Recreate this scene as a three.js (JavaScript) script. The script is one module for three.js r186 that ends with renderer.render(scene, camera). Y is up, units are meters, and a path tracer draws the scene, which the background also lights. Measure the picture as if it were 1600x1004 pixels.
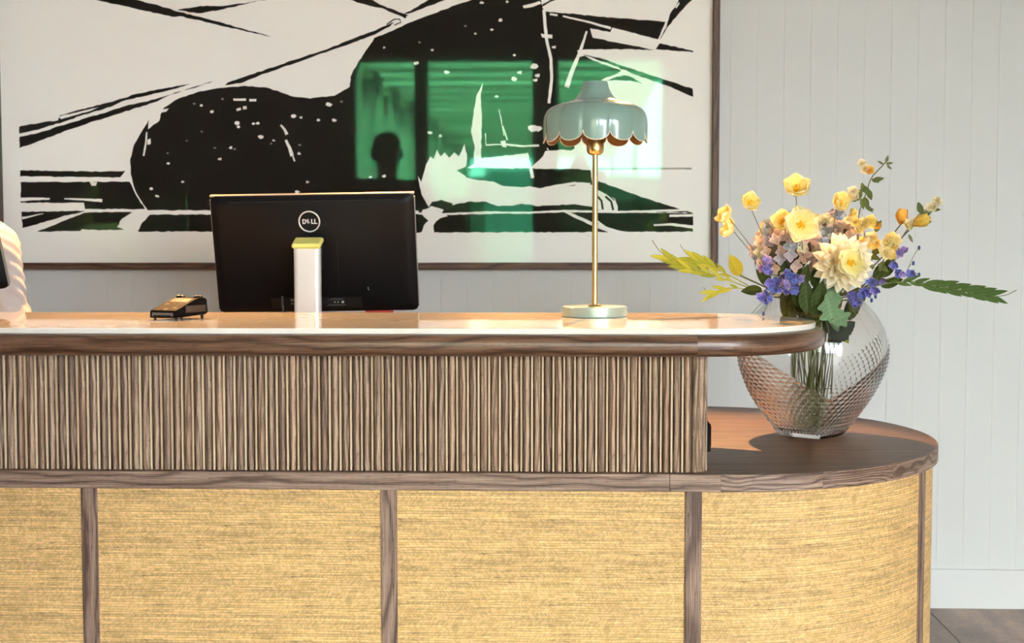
import * as THREE from 'three';
import { RoundedBoxGeometry } from 'three/addons/geometries/RoundedBoxGeometry.js';
import { mergeGeometries, mergeVertices } from 'three/addons/utils/BufferGeometryUtils.js';
import { MarchingCubes } from 'three/addons/objects/MarchingCubes.js';
import { FontLoader } from 'three/addons/loaders/FontLoader.js';
import { TextGeometry } from 'three/addons/geometries/TextGeometry.js';

// ------------------------------------------------------------------ camera, sky, sun, exposure
const scene = new THREE.Scene();
const FOCAL = 2133, FW = 1600, FH = 1004;
const camera = new THREE.PerspectiveCamera(2 * Math.atan(FH / 2 / FOCAL) * 180 / Math.PI, FW / FH, 0.05, 300);
camera.position.set(0, 1.30, 0);
camera.rotation.order = 'YXZ';
camera.rotation.set(-0.061, 0.038, -0.0009);
camera.focus = 3.0;
camera.userData.fStop = 10;
camera.updateMatrixWorld(true);

const renderer = new THREE.WebGLRenderer({ antialias: true });
renderer.toneMapping = THREE.LinearToneMapping;
renderer.toneMappingExposure = 4.9;
renderer.shadowMap.enabled = true;

scene.background = new THREE.Color().setRGB(0.885, 0.97, 1.025);      // even bright overcast sky
scene.backgroundIntensity = 5.2;

const sun = new THREE.DirectionalLight(new THREE.Color().setRGB(1, 0.95, 0.86), 9);
sun.position.set(-3, 14, -9.5); sun.target.position.set(0, 0, 0); sun.target.updateMatrixWorld();
sun.castShadow = true; sun.shadow.radius = 1;
Object.assign(sun.shadow.camera, { left: -20, right: 20, top: 20, bottom: -30, near: 1, far: 60 });
scene.add(sun);

// ------------------------------------------------------------------ helpers
function rng(seed) { let s = seed | 0; return () => { s = (s + 0x6d2b79f5) | 0; let t = Math.imul(s ^ (s >>> 15), 1 | s); t = (t + Math.imul(t ^ (t >>> 7), 61 | t)) ^ t; return ((t ^ (t >>> 14)) >>> 0) / 4294967296; }; }
const R0 = rng(7), rr = (a, b, r = R0) => a + (b - a) * r();
const V = (x, y, z) => new THREE.Vector3(x, y, z);
const lerp = THREE.MathUtils.lerp, clamp = THREE.MathUtils.clamp, sstep = THREE.MathUtils.smoothstep;
// measured point of the place: direction read off the photograph, distance from the wall-parallel plane of the lens
const at = (px, py, d) => { const v = V((px - FW / 2) / FOCAL, (FH / 2 - py) / FOCAL, -1).applyEuler(camera.rotation); return v.multiplyScalar(d / -v.z).add(camera.position); };
const C = (r, g, b) => new THREE.Color().setRGB(r, g, b);
const S = (r, g, b) => new THREE.Color(`rgb(${r},${g},${b})`);
const taken = new Map();
function numbered(n) { const k = taken.get(n) || 0; taken.set(n, k + 1); return k ? n + '_' + String(k).padStart(3, '0') : n; }
function shade(o) { o.castShadow = o.receiveShadow = true; return o; }
function part(name, geo, mat, parent, pos, rot) {
  const m = shade(new THREE.Mesh(geo, mat)); m.name = name; if (pos) m.position.set(pos[0], pos[1], pos[2]); if (rot) m.rotation.set(rot[0], rot[1], rot[2]);
  parent.add(m); return m;
}
function thing(name, label, category, pos = [0, 0, 0], turn = 0, group) {
  const g = new THREE.Group(); g.name = numbered(name); g.position.set(...pos); g.rotation.y = turn; g.userData = { label, category };
  if (group) g.userData.group = group; scene.add(g); return g;
}
function struct(name, label, geo, mat, pos) {
  const o = geo ? shade(new THREE.Mesh(geo, mat)) : new THREE.Group(); o.name = name; o.userData = { kind: 'structure', label, category: name.split('_')[0] };
  if (pos) o.position.set(...pos); scene.add(o); return o;
}
const box = (w, h, d, x = 0, y = 0, z = 0) => new THREE.BoxGeometry(w, h, d).translate(x, y, z);
const rbox = (w, h, d, r, x = 0, y = 0, z = 0, s = 2) => new RoundedBoxGeometry(w, h, d, s, r).translate(x, y, z);
const cyl = (r0, r1, h, n = 24, x = 0, y = 0, z = 0) => new THREE.CylinderGeometry(r0, r1, h, n).translate(x, y, z);
const tube = (pts, r, seg = 24, n = 6) => new THREE.TubeGeometry(new THREE.CatmullRomCurve3(pts), seg, r, n, false);
function uvMetres(geo, grain = 'x', su = 1, sv = 0.25, ou = 0, ov = 0) {      // uv in metres, u along the grain
  const g = geo.index ? geo.toNonIndexed() : geo; const p = g.attributes.position, n = g.attributes.normal, uv = new Float32Array(p.count * 2);
  const ax = { x: 0, y: 1, z: 2 }[grain], others = [0, 1, 2].filter((k) => k !== ax);
  const get = (a, i, k) => (k === 0 ? a.getX(i) : k === 1 ? a.getY(i) : a.getZ(i));
  for (let i = 0; i < p.count; i++) {
    const a = Math.abs(get(n, i, others[0])), b = Math.abs(get(n, i, others[1]));
    const v = a > b ? get(p, i, others[1]) : get(p, i, others[0]);
    uv[2 * i] = get(p, i, ax) / su + ou; uv[2 * i + 1] = v / sv + ov;
  }
  g.setAttribute('uv', new THREE.BufferAttribute(uv, 2)); return g;
}
function grid(nu, nv, fn, uvScale = [1, 1], closedU = false) {                 // parametric surface fn(u, v) -> [x, y, z]
  const pos = [], uv = [], idx = [];
  for (let j = 0; j <= nv; j++) for (let i = 0; i <= nu; i++) { const p = fn(i / nu, j / nv); pos.push(p[0], p[1], p[2]); uv.push(i / nu * uvScale[0], j / nv * uvScale[1]); }
  for (let j = 0; j < nv; j++) for (let i = 0; i < nu; i++) { const a = j * (nu + 1) + i, b = a + 1, c = a + nu + 1, d = c + 1; idx.push(a, b, d, a, d, c); }
  const g = new THREE.BufferGeometry(); g.setAttribute('position', new THREE.Float32BufferAttribute(pos, 3)); g.setAttribute('uv', new THREE.Float32BufferAttribute(uv, 2)); g.setIndex(idx); g.computeVertexNormals(); return g;
}
const bare = (g) => { const q = g.index ? g.toNonIndexed() : g.clone(); for (const k of Object.keys(q.attributes)) if (!['position', 'normal', 'uv'].includes(k)) q.deleteAttribute(k); return q; };
const merge = (list) => mergeGeometries(list.map(bare));

// periodic value noise
const HASH = new Float32Array(65536); { const r = rng(99); for (let i = 0; i < 65536; i++) HASH[i] = r(); }
function vn(x, y, px, py) {
  const xi = Math.floor(x), yi = Math.floor(y), fx = x - xi, fy = y - yi, sx = fx * fx * (3 - 2 * fx), sy = fy * fy * (3 - 2 * fy);
  const h = (a, b) => HASH[((((a % px) + px) % px) * 157 + (((b % py) + py) % py) * 911 + px * 31) & 65535];
  return lerp(lerp(h(xi, yi), h(xi + 1, yi), sx), lerp(h(xi, yi + 1), h(xi + 1, yi + 1), sx), sy);
}
function dataTex(w, h, fn, srgb = true) {
  const d = new Uint8Array(w * h * 4); const c = [0, 0, 0];
  for (let y = 0; y < h; y++) for (let x = 0; x < w; x++) { fn(x / w, y / h, c); const o = (y * w + x) * 4; d[o] = clamp(c[0], 0, 255); d[o + 1] = clamp(c[1], 0, 255); d[o + 2] = clamp(c[2], 0, 255); d[o + 3] = 255; }
  const t = new THREE.DataTexture(d, w, h); t.wrapS = t.wrapT = THREE.RepeatWrapping; t.magFilter = THREE.LinearFilter; t.minFilter = THREE.LinearMipmapLinearFilter; if (srgb) t.colorSpace = THREE.SRGBColorSpace; t.needsUpdate = true; return t;
}
// oak: u along the grain (1 m), v across (0.25 m)
function oak(dark, mid, light, rings, contrast, wave = 1) {
  return dataTex(1024, 512, (u, v, c) => {
    const warp = vn(u * 3, v * 4, 3, 4) * 0.9 + vn(u * 9, v * 8, 9, 8) * 0.35 + vn(u * 26, v * 14, 26, 14) * 0.1;
    const ring = 0.5 + 0.5 * Math.sin(6.28318 * (v * rings + warp * 3.2 * wave));
    const fine = vn(u * 20, v * 256, 20, 256), pore = vn(u * 60, v * 330, 60, 330), tone = vn(u * 2, v * 10, 2, 10);
    const late = Math.pow(1 - ring, 5), hair = vn(u * 8, v * 420, 8, 420);
    let k = 0.56 + contrast * ((ring - 0.5) * 0.22 - late * 0.42 + (fine - 0.5) * 0.7 + (hair - 0.5) * 0.35 + (tone - 0.5) * 0.4);
    if (pore > 0.76) k -= (pore - 0.76) * 2.6 * contrast;
    k = clamp(k, 0, 1);
    for (let i = 0; i < 3; i++) c[i] = k < 0.5 ? lerp(dark[i], mid[i], k * 2) : lerp(mid[i], light[i], k * 2 - 1);
  });
}
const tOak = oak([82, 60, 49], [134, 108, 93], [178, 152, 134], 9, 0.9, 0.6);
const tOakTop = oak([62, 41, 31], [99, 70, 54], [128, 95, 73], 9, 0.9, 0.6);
const tOakEdge = oak([80, 57, 46], [134, 107, 92], [176, 150, 132], 17, 1.0, 2.2);
const tReed = oak([96, 72, 56], [150, 122, 101], [206, 180, 152], 14, 1.05, 0.4);
const wood = (map, o = {}) => new THREE.MeshPhysicalMaterial({ map, bumpMap: map, bumpScale: 0.0006, roughness: 0.5, ...o });
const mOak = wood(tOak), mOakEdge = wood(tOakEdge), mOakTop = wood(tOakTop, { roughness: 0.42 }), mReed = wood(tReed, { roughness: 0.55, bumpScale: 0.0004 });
const mNose = wood(tOak, { color: C(0.56, 0.43, 0.335), roughness: 0.3, clearcoat: 0.35, clearcoatRoughness: 0.22 });
const tFillet = oak([172, 142, 112], [208, 180, 148], [226, 202, 172], 6, 0.7, 0.2), mFillet = wood(tFillet, { roughness: 0.55, bumpScale: 0.0002 });
const std = (color, roughness = 0.6, o = {}) => new THREE.MeshPhysicalMaterial({ color, roughness, ...o });
// woven raffia: tile 0.32 x 0.32 m
const weave = (u, v) => {
  const row = Math.floor(v * 58), dir = ((row + (HASH[(row % 58) * 7] > 0.72 ? 1 : 0)) % 2) ? 1 : -1, fv = v * 58 - row;
  const jitter = vn(u * 18, row, 18, 58) * 0.5;
  const d = u * 92 + dir * fv * 1.1 + jitter, s = d - Math.floor(d);
  return { strand: Math.pow(Math.sin(Math.PI * s), 0.55), groove: Math.pow(Math.sin(Math.PI * fv), 0.4), id: (Math.floor(d) % 92 + 92) % 92, row };
};
const tRaffia = dataTex(1024, 1024, (u, v, c) => {
  const w = weave(u, v), tone = HASH[(w.id * 61 + w.row * 977) & 65535], streak = vn(u * 7, v * 190, 7, 190), big = vn(u * 5, v * 12, 5, 12), rowTone = HASH[(w.row * 313) & 65535];
  const dark = vn(u * 11, v * 230, 11, 230);
  let k = 0.93 + (tone - 0.5) * 0.16 + (streak - 0.5) * 0.2 + (big - 0.5) * 0.06 + (rowTone - 0.5) * 0.1;
  k *= 0.64 + 0.36 * w.strand; k *= 0.82 + 0.18 * w.groove;
  if (dark > 0.8) k -= (dark - 0.8) * 1.3;
  c[0] = 262 * k; c[1] = 213 * k; c[2] = (141 + (tone - 0.5) * 20) * k;
});
const tRaffiaB = dataTex(1024, 1024, (u, v, c) => { const w = weave(u, v); c[0] = c[1] = c[2] = 255 * (0.25 + 0.5 * w.strand * w.groove + 0.25 * vn(u * 7, v * 190, 7, 190)); }, false);
const mRaffia = new THREE.MeshPhysicalMaterial({ map: tRaffia, bumpMap: tRaffiaB, bumpScale: 0.0006, roughness: 0.62 });
const tPlaster = dataTex(256, 256, (u, v, c) => { c[0] = c[1] = c[2] = 118 + 40 * vn(u * 40, v * 40, 40, 40) + 60 * vn(u * 110, v * 110, 110, 110); }, false);

// ------------------------------------------------------------------ the room
const ZB = -4.8, ZF = 3.5, XL = -5.6, XR = 6.0, YC = 3.7;
const mWall = std(C(0.66, 0.665, 0.655), 0.55, { bumpMap: tPlaster, bumpScale: 0.0002 });
const mSideWall = std(C(0.78, 0.78, 0.76), 0.8), mDarkWall = std(C(0.06, 0.055, 0.05), 0.7);
{ // back wall of tongue-and-groove boards
  const w = struct('wall_back', 'white painted wall of narrow upright boards behind the desk', box(XR - XL + 0.4, YC + 0.3, 0.15, (XL + XR) / 2, YC / 2, ZB - 0.09), mWall);
  const bw = 0.0918, sh = new THREE.Shape(); const c = 0.0006, e = 0.0001;
  sh.moveTo(-bw / 2 + e, -0.008); sh.lineTo(bw / 2 - e, -0.008); sh.lineTo(bw / 2 - e, 0.004 - c); sh.lineTo(bw / 2 - c - e, 0.004); sh.lineTo(-bw / 2 + c + e, 0.004); sh.lineTo(-bw / 2 + e, 0.004 - c);
  const q = new THREE.ExtrudeGeometry(sh, { depth: YC, bevelEnabled: false }); { const m = new THREE.Matrix4().makeBasis(V(1, 0, 0), V(0, 0, 1), V(0, 1, 0)); q.applyMatrix4(m); const p = q.attributes.position; for (let i = 0; i < p.count; i += 3) { for (const a of [q.attributes.position, q.attributes.normal, q.attributes.uv]) { const s = a.itemSize, x = a.array; for (let k = 0; k < s; k++) { const t = x[(i + 1) * s + k]; x[(i + 1) * s + k] = x[(i + 2) * s + k]; x[(i + 2) * s + k] = t; } } } q.computeVertexNormals(); }
  const x0 = 1.495 + bw / 2;
  for (let k = Math.ceil((XL - x0) / bw); k * bw + x0 < XR; k++) part('board', q, mWall, w, [x0 + k * bw, 0, ZB - 0.004]);
}
{ const g = box(XR - XL, 0.137, 0.016, (XL + XR) / 2, 0.0685, ZB + 0.008); struct('baseboard_back', 'flat white skirting board along the foot of the boarded wall', g, std(C(0.70, 0.705, 0.70), 0.45)); }
struct('ceiling', 'plain white ceiling', box(XR - XL + 0.4, 0.2, ZF - ZB + 0.6, (XL + XR) / 2, YC + 0.1, (ZF + ZB) / 2), mSideWall);
struct('wall_left', 'plain white side wall left of the desk', box(0.15, YC, ZF - ZB, XL - 0.075, YC / 2, (ZF + ZB) / 2), mSideWall);
struct('wall_right', 'plain white side wall right of the desk', box(0.15, YC, ZF - ZB, XR + 0.075, YC / 2, (ZF + ZB) / 2), mSideWall);
{ // floor of large stone tiles
  const t = 0.6, tTile = dataTex(512, 512, (u, v, c) => { const k = 0.75 + 0.3 * vn(u * 6, v * 6, 6, 6) + 0.22 * (vn(u * 30, v * 12, 30, 12) - 0.5) + 0.16 * (vn(u * 120, v * 120, 120, 120) - 0.5); c[0] = 158 * k; c[1] = 130 * k; c[2] = 114 * k; });
  const f = struct('floor', 'grey-brown stone tile floor', box(XR - XL + 0.3, 0.1, ZF - ZB + 0.3, (XL + XR) / 2, -0.062, (ZF + ZB) / 2), std(C(0.10, 0.09, 0.08), 0.9));
  const mats = [1, 0.93, 1.06].map((k) => new THREE.MeshPhysicalMaterial({ map: tTile, color: C(k, k, k), roughness: 0.35, bumpMap: tTile, bumpScale: 0.0003 }));
  const ts = 0.9, gs = [0, 0.37, 0.71].map((o) => uvMetres(rbox(ts - 0.003, 0.012, ts - 0.003, 0.0015, 0, -0.006, 0, 1), 'x', 1.3, 1.3, o, o * 2));
  let k = 0;
  for (let x = 1.276 + ts / 2 - 8 * ts; x < XR; x += ts) for (let z = ZB + 0.5 * ts - 0.12; z < ZF; z += ts) { if (x < XL - 0.3) continue; part('tile', gs[k % 3], mats[(k * 7) % 3], f, [x, 0, z]); k++; }
}
const BAYS = [[-2.013, -1.412], [-1.32, -0.283], [-0.07, 0.942], [1.5, 2.4], [2.55, 3.45], [3.6, 4.65], [4.8, 5.8]];
{ // front wall behind the lens: dark timber shopfront, floor-to-ceiling openings
  const list = []; let x = XL - 0.15; const yTop = 3.0;
  for (const [a, b] of BAYS) { list.push(box(a - x, YC, 0.14, (a + x) / 2, YC / 2, ZF + 0.07)); list.push(box(b - a, YC - yTop, 0.14, (a + b) / 2, (YC + yTop) / 2, ZF + 0.07)); x = b; }
  list.push(box(XR + 0.15 - x, YC, 0.14, (XR + 0.15 + x) / 2, YC / 2, ZF + 0.07));
  struct('wall_front', 'dark timber front wall with tall openings, seen only mirrored in the picture glass', merge(list), mDarkWall);
  const mPane = new THREE.MeshPhysicalMaterial({ color: C(1, 1, 1), transmission: 1, thickness: 0, roughness: 0, ior: 1.45 });
  BAYS.forEach(([a, b], i) => {
    const w = b - a, g = struct(`window_${i + 1}`, 'tall window looking out to the terrace', null, null, [(a + b) / 2, 0, ZF + 0.07]);
    const fr = 0.02; part('window_frame', merge([box(fr, yTop, 0.06, -w / 2 + fr / 2, yTop / 2, 0), box(fr, yTop, 0.06, w / 2 - fr / 2, yTop / 2, 0), box(w, fr, 0.06, 0, fr / 2, 0), box(w, fr, 0.06, 0, yTop - fr / 2, 0)]), mDarkWall, g);
    part('pane', new THREE.PlaneGeometry(w - 2 * fr, yTop - 2 * fr).translate(0, yTop / 2, 0), mPane, g);
  });
}
// ------------------------------------------------------------------ terrace outside, mirrored in the glass
{
  struct('ground', 'dark paved terrace outside the windows', box(90, 0.1, 90, 0, -0.08, ZF + 45.2), std(C(0.16, 0.15, 0.14), 0.9));
  const fx = -2.3, z0 = ZF + 0.3, z1 = 24, eave = 3.3;
  const b = thing('terrace_building', 'cream clapboard side building of upright boards along the terrace', 'building', [fx, 0, z0]);
  part('wall', box(0.4, eave, z1 - z0, -0.26, eave / 2, (z1 - z0) / 2), std(C(0.5, 0.48, 0.38), 0.8), b);
  const mats = [C(0.80, 0.78, 0.60), C(0.72, 0.70, 0.54), C(0.46, 0.45, 0.36)].map((c) => std(c, 0.8));
  for (let k = 0, z = 0.05; z + 0.3 < z1 - z0; k++) { const pw = [1.1, 0.35, 1.5, 0.3, 0.9][k % 5]; part('plank', box(0.06, eave, pw - 0.05), mats[[0, 2, 1, 2, 0][k % 5]], b, [-0.03, eave / 2, z + pw / 2]); z += pw; }
  const a = thing('terrace_awning', 'cream fabric terrace roof of crosswise strips on slim posts', 'awning', [fx, eave, z0]);
  const mf = [0, 1].map((k) => new THREE.MeshPhysicalMaterial({ color: k ? C(0.88, 0.85, 0.62) : C(0.62, 0.6, 0.42), transmission: 0.6, thickness: 0, roughness: 1 }));
  const aw = 3.5; for (let k = 0; k * 0.6 + 0.3 < z1 - z0; k++) part('awning_strip', grid(2, 4, (u, v) => [u * aw, -0.02 * Math.sin(v * Math.PI), (v - 0.5) * 0.598]), mf[k % 2], a, [0, 0, k * 0.6 + 0.3]);
  for (let k = 0; k * 0.9 < z1 - z0; k++) part('batten', box(aw, 0.05, 0.09, aw / 2, -0.04, k * 0.9), mats[2], a);
  for (const z of [0.3, 10, 20]) part('post', cyl(0.04, 0.04, eave, 12, aw, -eave / 2, z), std(C(0.1, 0.1, 0.1), 0.5), a);
  const fl = new THREE.Shape(); fl.moveTo(-0.55, 0); fl.lineTo(0.55, 0); fl.lineTo(0.2, -0.42); fl.closePath();
  const bu = thing('bunting', 'string of dark triangular pennants hung along the terrace eave', 'bunting', [fx + 0.12, eave - 0.08, z0]);
  part('cord', box(0.01, 0.012, z1 - z0 - 1, 0, 0.005, (z1 - z0) / 2), mDarkWall, bu);
  const fg = new THREE.ExtrudeGeometry(fl, { depth: 0.004, bevelEnabled: false }).rotateY(Math.PI / 2); for (let k = 0; k < 11; k++) part('pennant', fg, mDarkWall, bu, [0, 0, 0.9 + k * 1.75]);
  const h = thing('clipped_hedge', 'dark clipped hedge closing the far end of the terrace', 'hedge', [0, 0, 27]);
  const hr = rng(5); part('foliage', grid(80, 14, (u, v) => { const t = v * 2, y = t < 1 ? t * 2.9 : 2.9, z = t < 1 ? 0 : (t - 1) * 1.2; return [(u - 0.5) * 34, y + (hr() - 0.5) * 0.12, z + (hr() - 0.5) * 0.25]; }), std(C(0.03, 0.06, 0.03), 0.9), h);
  for (const [x0, x1, lab] of [[-2.1, -1.15, 'dark clipped box hedge left of the turquoise screen on the terrace'], [-0.3, 1.4, 'dark clipped box hedge right of the turquoise screen on the terrace']]) {
    const b2 = thing('box_hedge', lab, 'hedge', [(x0 + x1) / 2, 0, 7]);
    part('foliage', grid(30, 20, (u, v) => { const t = v * 3, y = t < 1 ? t * 1.75 : t < 2 ? 1.75 : (3 - t) * 1.75, z = t < 1 ? -0.3 : t < 2 ? -0.3 + (t - 1) * 0.6 : 0.3; return [(u - 0.5) * (x1 - x0), y + (hr() - 0.5) * 0.06, z + (hr() - 0.5) * 0.06]; }), std(C(0.03, 0.06, 0.03), 0.9), b2);
  }
  const sc = thing('garden_screen', 'turquoise board screen standing on the terrace', 'screen', [-0.72, 0, 9.7]);
  for (let k = 0; k < 4; k++) part('board', box(0.19, 1.35, 0.03, (k - 1.5) * 0.195, 1.6, 0), std(C(0.28, 0.62, 0.66), 0.6), sc);
  for (const s of [-1, 1]) part('leg', box(0.05, 2.25, 0.05, s * 0.33, 1.125, 0.05), std(C(0.3, 0.5, 0.5), 0.6), sc);
}
// ------------------------------------------------------------------ reception desk
const desk = thing('reception_desk', 'long wooden reception desk with fluted upper front, woven panels and rounded end', 'desk');
const DX0 = -2.4;
{
  const SY = 0.81, ST = 0.036, SXc = 0.326, SZc = -3.403, SR = 0.583;         // lower worktop
  const stadium = (R) => { const s = new THREE.Shape(); s.moveTo(DX0, -R); s.lineTo(SXc, -R); s.absarc(SXc, 0, R, -Math.PI / 2, Math.PI / 2, false); s.lineTo(DX0, R); s.closePath(); return s; };
  const flat = (R, y, t, zc) => { const g = new THREE.ExtrudeGeometry(stadium(R), { depth: t, bevelEnabled: false, curveSegments: 64 }); g.rotateX(-Math.PI / 2); g.translate(0, y - t, zc); return g; };
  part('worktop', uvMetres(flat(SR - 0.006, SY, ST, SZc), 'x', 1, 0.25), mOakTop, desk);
  // edge banding, board by board
  const arc = (R, a0, a1, y0, y1, ou, n, R2) => { // outer wall of a curved board, closed as a ring sector; angle from the front, going right
    const pr = [[R2, y0], [R - 0.0012, y0], [R, y0 + 0.0012], [R, y1 - 0.0012], [R - 0.0012, y1], [R2, y1], [R2, y0]]; let len = [0]; for (let i = 1; i < pr.length; i++) len.push(len[i - 1] + Math.hypot(pr[i][0] - pr[i - 1][0], pr[i][1] - pr[i - 1][1]));
    const g = grid(n, pr.length - 1, (u, v) => { const k = Math.round(v * (pr.length - 1)), t = lerp(a0, a1, u); return [SXc + pr[k][0] * Math.sin(t), pr[k][1], SZc + pr[k][0] * Math.cos(t)]; });
    const q = g.attributes.uv; for (let i = 0; i < q.count; i++) { const k = Math.round(q.getY(i) * (pr.length - 1)); q.setXY(i, q.getX(i) * (a1 - a0) * R + ou, len[k] / 0.25 + ou * 1.7); }
    const ng = g.toNonIndexed(); ng.computeVertexNormals(); return ng;
  };
  const D = Math.PI / 180;
  const strip = (x0, x1, z, y0, y1, depth, mat, name, o) => part(name, uvMetres(rbox(x1 - x0 - 0.0006, y1 - y0, depth, 0.0012, (x0 + x1) / 2, (y0 + y1) / 2, z, 1), 'x', 1, 0.25, o, o * 2.3), mat, desk);
  const eb = [[DX0, -1.55], [-1.55, 0.22], [0.22, SXc]]; eb.forEach(([a, b], i) => strip(a, b, SZc + SR - 0.003, SY - ST - 0.0002, SY + 0.0003, 0.006, mOak, 'edge_board', i * 0.31));
  [[0, 22], [22, 42], [42, 90], [90, 180]].forEach(([a, b], i) => part('edge_board', arc(SR, a * D + 0.0006, b * D - 0.0006, SY - ST - 0.0002, SY + 0.0003, 0.2 + i * 0.37, Math.max(4, Math.round((b - a) / 2)), SR - 0.006), mOakEdge, desk));
  strip(DX0, SXc, SZc - SR + 0.003, SY - ST - 0.0002, SY + 0.0003, 0.006, mOak, 'edge_board', 0.9);
  // base: woven panels between upright posts
  const PR = SR - 0.009, py1 = SY - ST - 0.0008, py0 = 0.1, pitch = 0.638, pw = 0.0345, zf = SZc + PR;
  const posts = []; for (let k = -4; k <= 8; k++) posts.push(0.271 + (k - 0) * pitch);
  const place = (s) => s <= SXc ? { x: s, z: zf, a: 0 } : (() => { const t = (s - SXc) / PR; return t < Math.PI ? { x: SXc + PR * Math.sin(t), z: SZc + PR * Math.cos(t), a: t } : { x: SXc - (s - SXc - Math.PI * PR), z: SZc - PR, a: Math.PI }; })();
  const postG = [0, 1, 2].map((k) => uvMetres(rbox(pw, py1 - py0, 0.02, 0.0012, 0, (py0 + py1) / 2, -0.0085, 1), 'y', 1, 0.25, 0.21 * k, 0.37 * k));
  posts.forEach((s, k) => { if (s < DX0 + 0.02) return; const p = place(s); if (p.x < DX0) return; part('post', postG[k % 3], mOak, desk, [p.x, 0, p.z], [0, p.a, 0]); });
  const panel = (s0, s1, o) => {
    const n = s1 <= SXc ? 2 : 40, L = s1 - s0, g = grid(n, 1, (u, v) => { const p = place(s0 + u * L); return [p.x - 0.003 * Math.sin(p.a), lerp(py0, py1, v), p.z - 0.003 * Math.cos(p.a)]; });
    const q = g.attributes.uv; for (let i = 0; i < q.count; i++) q.setXY(i, q.getX(i) * L / 0.32 + o, q.getY(i) * (py1 - py0) / 0.32 + o * 0.6); part('woven_panel', g, mRaffia, desk);
  };
  const st = [DX0 + 0.0, ...posts.filter((s) => s > DX0 + 0.05 && s < 2 * SXc - DX0 + Math.PI * PR - 0.1)];
  for (let k = 0; k < st.length - 1; k++) panel(st[k] + (k ? pw / 2 - 0.001 : 0), st[k + 1] - pw / 2 + 0.001, k * 0.29);
  part('carcass', flat(PR - 0.02, py1, py1 - 0.1, SZc), std(C(0.05, 0.04, 0.03), 0.8), desk);
  part('plinth', flat(PR - 0.06, 0.1, 0.1, SZc), std(C(0.05, 0.04, 0.035), 0.7), desk);
  // fluted upper box
  const BX1 = 0.3, BZ0 = -2.846, BZ1 = -3.34, by0 = SY + 0.0005, by1 = 1.0565, bh = by1 - by0, cr = 0.03;
  const bs = new THREE.Shape(); bs.moveTo(DX0, BZ0 - 0.006); bs.lineTo(BX1 - cr, BZ0 - 0.006); bs.absarc(BX1 - cr, BZ0 - cr, cr - 0.006, Math.PI / 2, 0, true); bs.lineTo(BX1 - 0.006, BZ1); bs.lineTo(DX0, BZ1); bs.closePath();
  { const g = new THREE.ExtrudeGeometry(bs, { depth: bh, bevelEnabled: false }); g.applyMatrix4(new THREE.Matrix4().makeBasis(V(1, 0, 0), V(0, 0, 1), V(0, 1, 0))); const p = g.index ? g : g; const pa = p.attributes.position; for (let i = 0; i < pa.count; i += 3) { const a = pa.array; for (let k = 0; k < 3; k++) { const t = a[(i + 1) * 3 + k]; a[(i + 1) * 3 + k] = a[(i + 2) * 3 + k]; a[(i + 2) * 3 + k] = t; } } g.computeVertexNormals(); g.translate(0, by0, 0); part('upper_box', g, std(C(0.07, 0.05, 0.038), 0.7), desk); }
  const per = 0.02245, rw = 0.0142, fw = 0.0046;
  const bead = (o) => { const s = new THREE.Shape(), r = rw / 2; s.moveTo(-r, 0); for (let k = 0; k <= 8; k++) { const t = Math.PI * (1 - k / 8); s.lineTo(r * Math.cos(t), 0.001 + 0.0082 * Math.sin(t)); } s.lineTo(r, 0); s.closePath(); return profY(s, o); };
  const slat = (o) => { const s = new THREE.Shape(), r = fw / 2; s.moveTo(-r, 0); s.lineTo(-r, 0.0072); s.lineTo(-r + 0.001, 0.0084); s.lineTo(r - 0.001, 0.0084); s.lineTo(r, 0.0072); s.lineTo(r, 0); s.closePath(); return profY(s, o); };
  function profY(s, o) { // profile in x (across) and outward z, run up along y
    const g = new THREE.ExtrudeGeometry(s, { depth: bh, bevelEnabled: false }).rotateX(-Math.PI / 2); g.scale(1, 1, -1);
    const a = g.attributes.position.array; for (let i = 0; i < a.length / 3; i += 3) for (let k = 0; k < 3; k++) { const t = a[(i + 1) * 3 + k]; a[(i + 1) * 3 + k] = a[(i + 2) * 3 + k]; a[(i + 2) * 3 + k] = t; }
    const i3 = mergeVertices((() => { g.deleteAttribute('normal'); g.deleteAttribute('uv'); return g; })(), 1e-5); i3.computeVertexNormals(); i3.translate(0, by0, 0);
    const p = i3.attributes.position, uv = new Float32Array(p.count * 2); for (let i = 0; i < p.count; i++) { uv[2 * i] = p.getY(i) / 0.55 + o * 0.618; uv[2 * i + 1] = (p.getX(i)) / 0.15 + o * 0.3819; } i3.setAttribute('uv', new THREE.BufferAttribute(uv, 2)); return i3;
  }
  const beads = Array.from({ length: 14 }, (_, k) => bead(k * 1.37)), slats = Array.from({ length: 5 }, (_, k) => slat(k * 0.73));
  const reedMats = [mReed, wood(tReed, { color: C(0.88, 0.86, 0.86), bumpScale: 0.0004 }), wood(tReed, { color: C(1.08, 1.04, 1.0), bumpScale: 0.0004 })];
  const zr = BZ0 - 0.006, r2 = rng(31);
  let x = BX1 - cr - 0.004; const nx = Math.floor((x - DX0) / per);
  for (let k = 0; k < nx; k++) {
    part('reed', beads[Math.floor(r2() * 14)], reedMats[Math.floor(r2() * 3)], desk, [x - k * per - rw / 2, 0, zr]);
    part('fillet', slats[Math.floor(r2() * 5)], mFillet, desk, [x - k * per - rw - (per - rw) / 2, 0, zr]);
  }
  for (const t of [0.25, 0.78, 1.3]) part('reed', beads[Math.round(t * 9)], reedMats[0], desk, [BX1 - cr + (cr - 0.006) * Math.sin(t), 0, BZ0 - cr + (cr - 0.006) * Math.cos(t)], [0, t, 0]);
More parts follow.
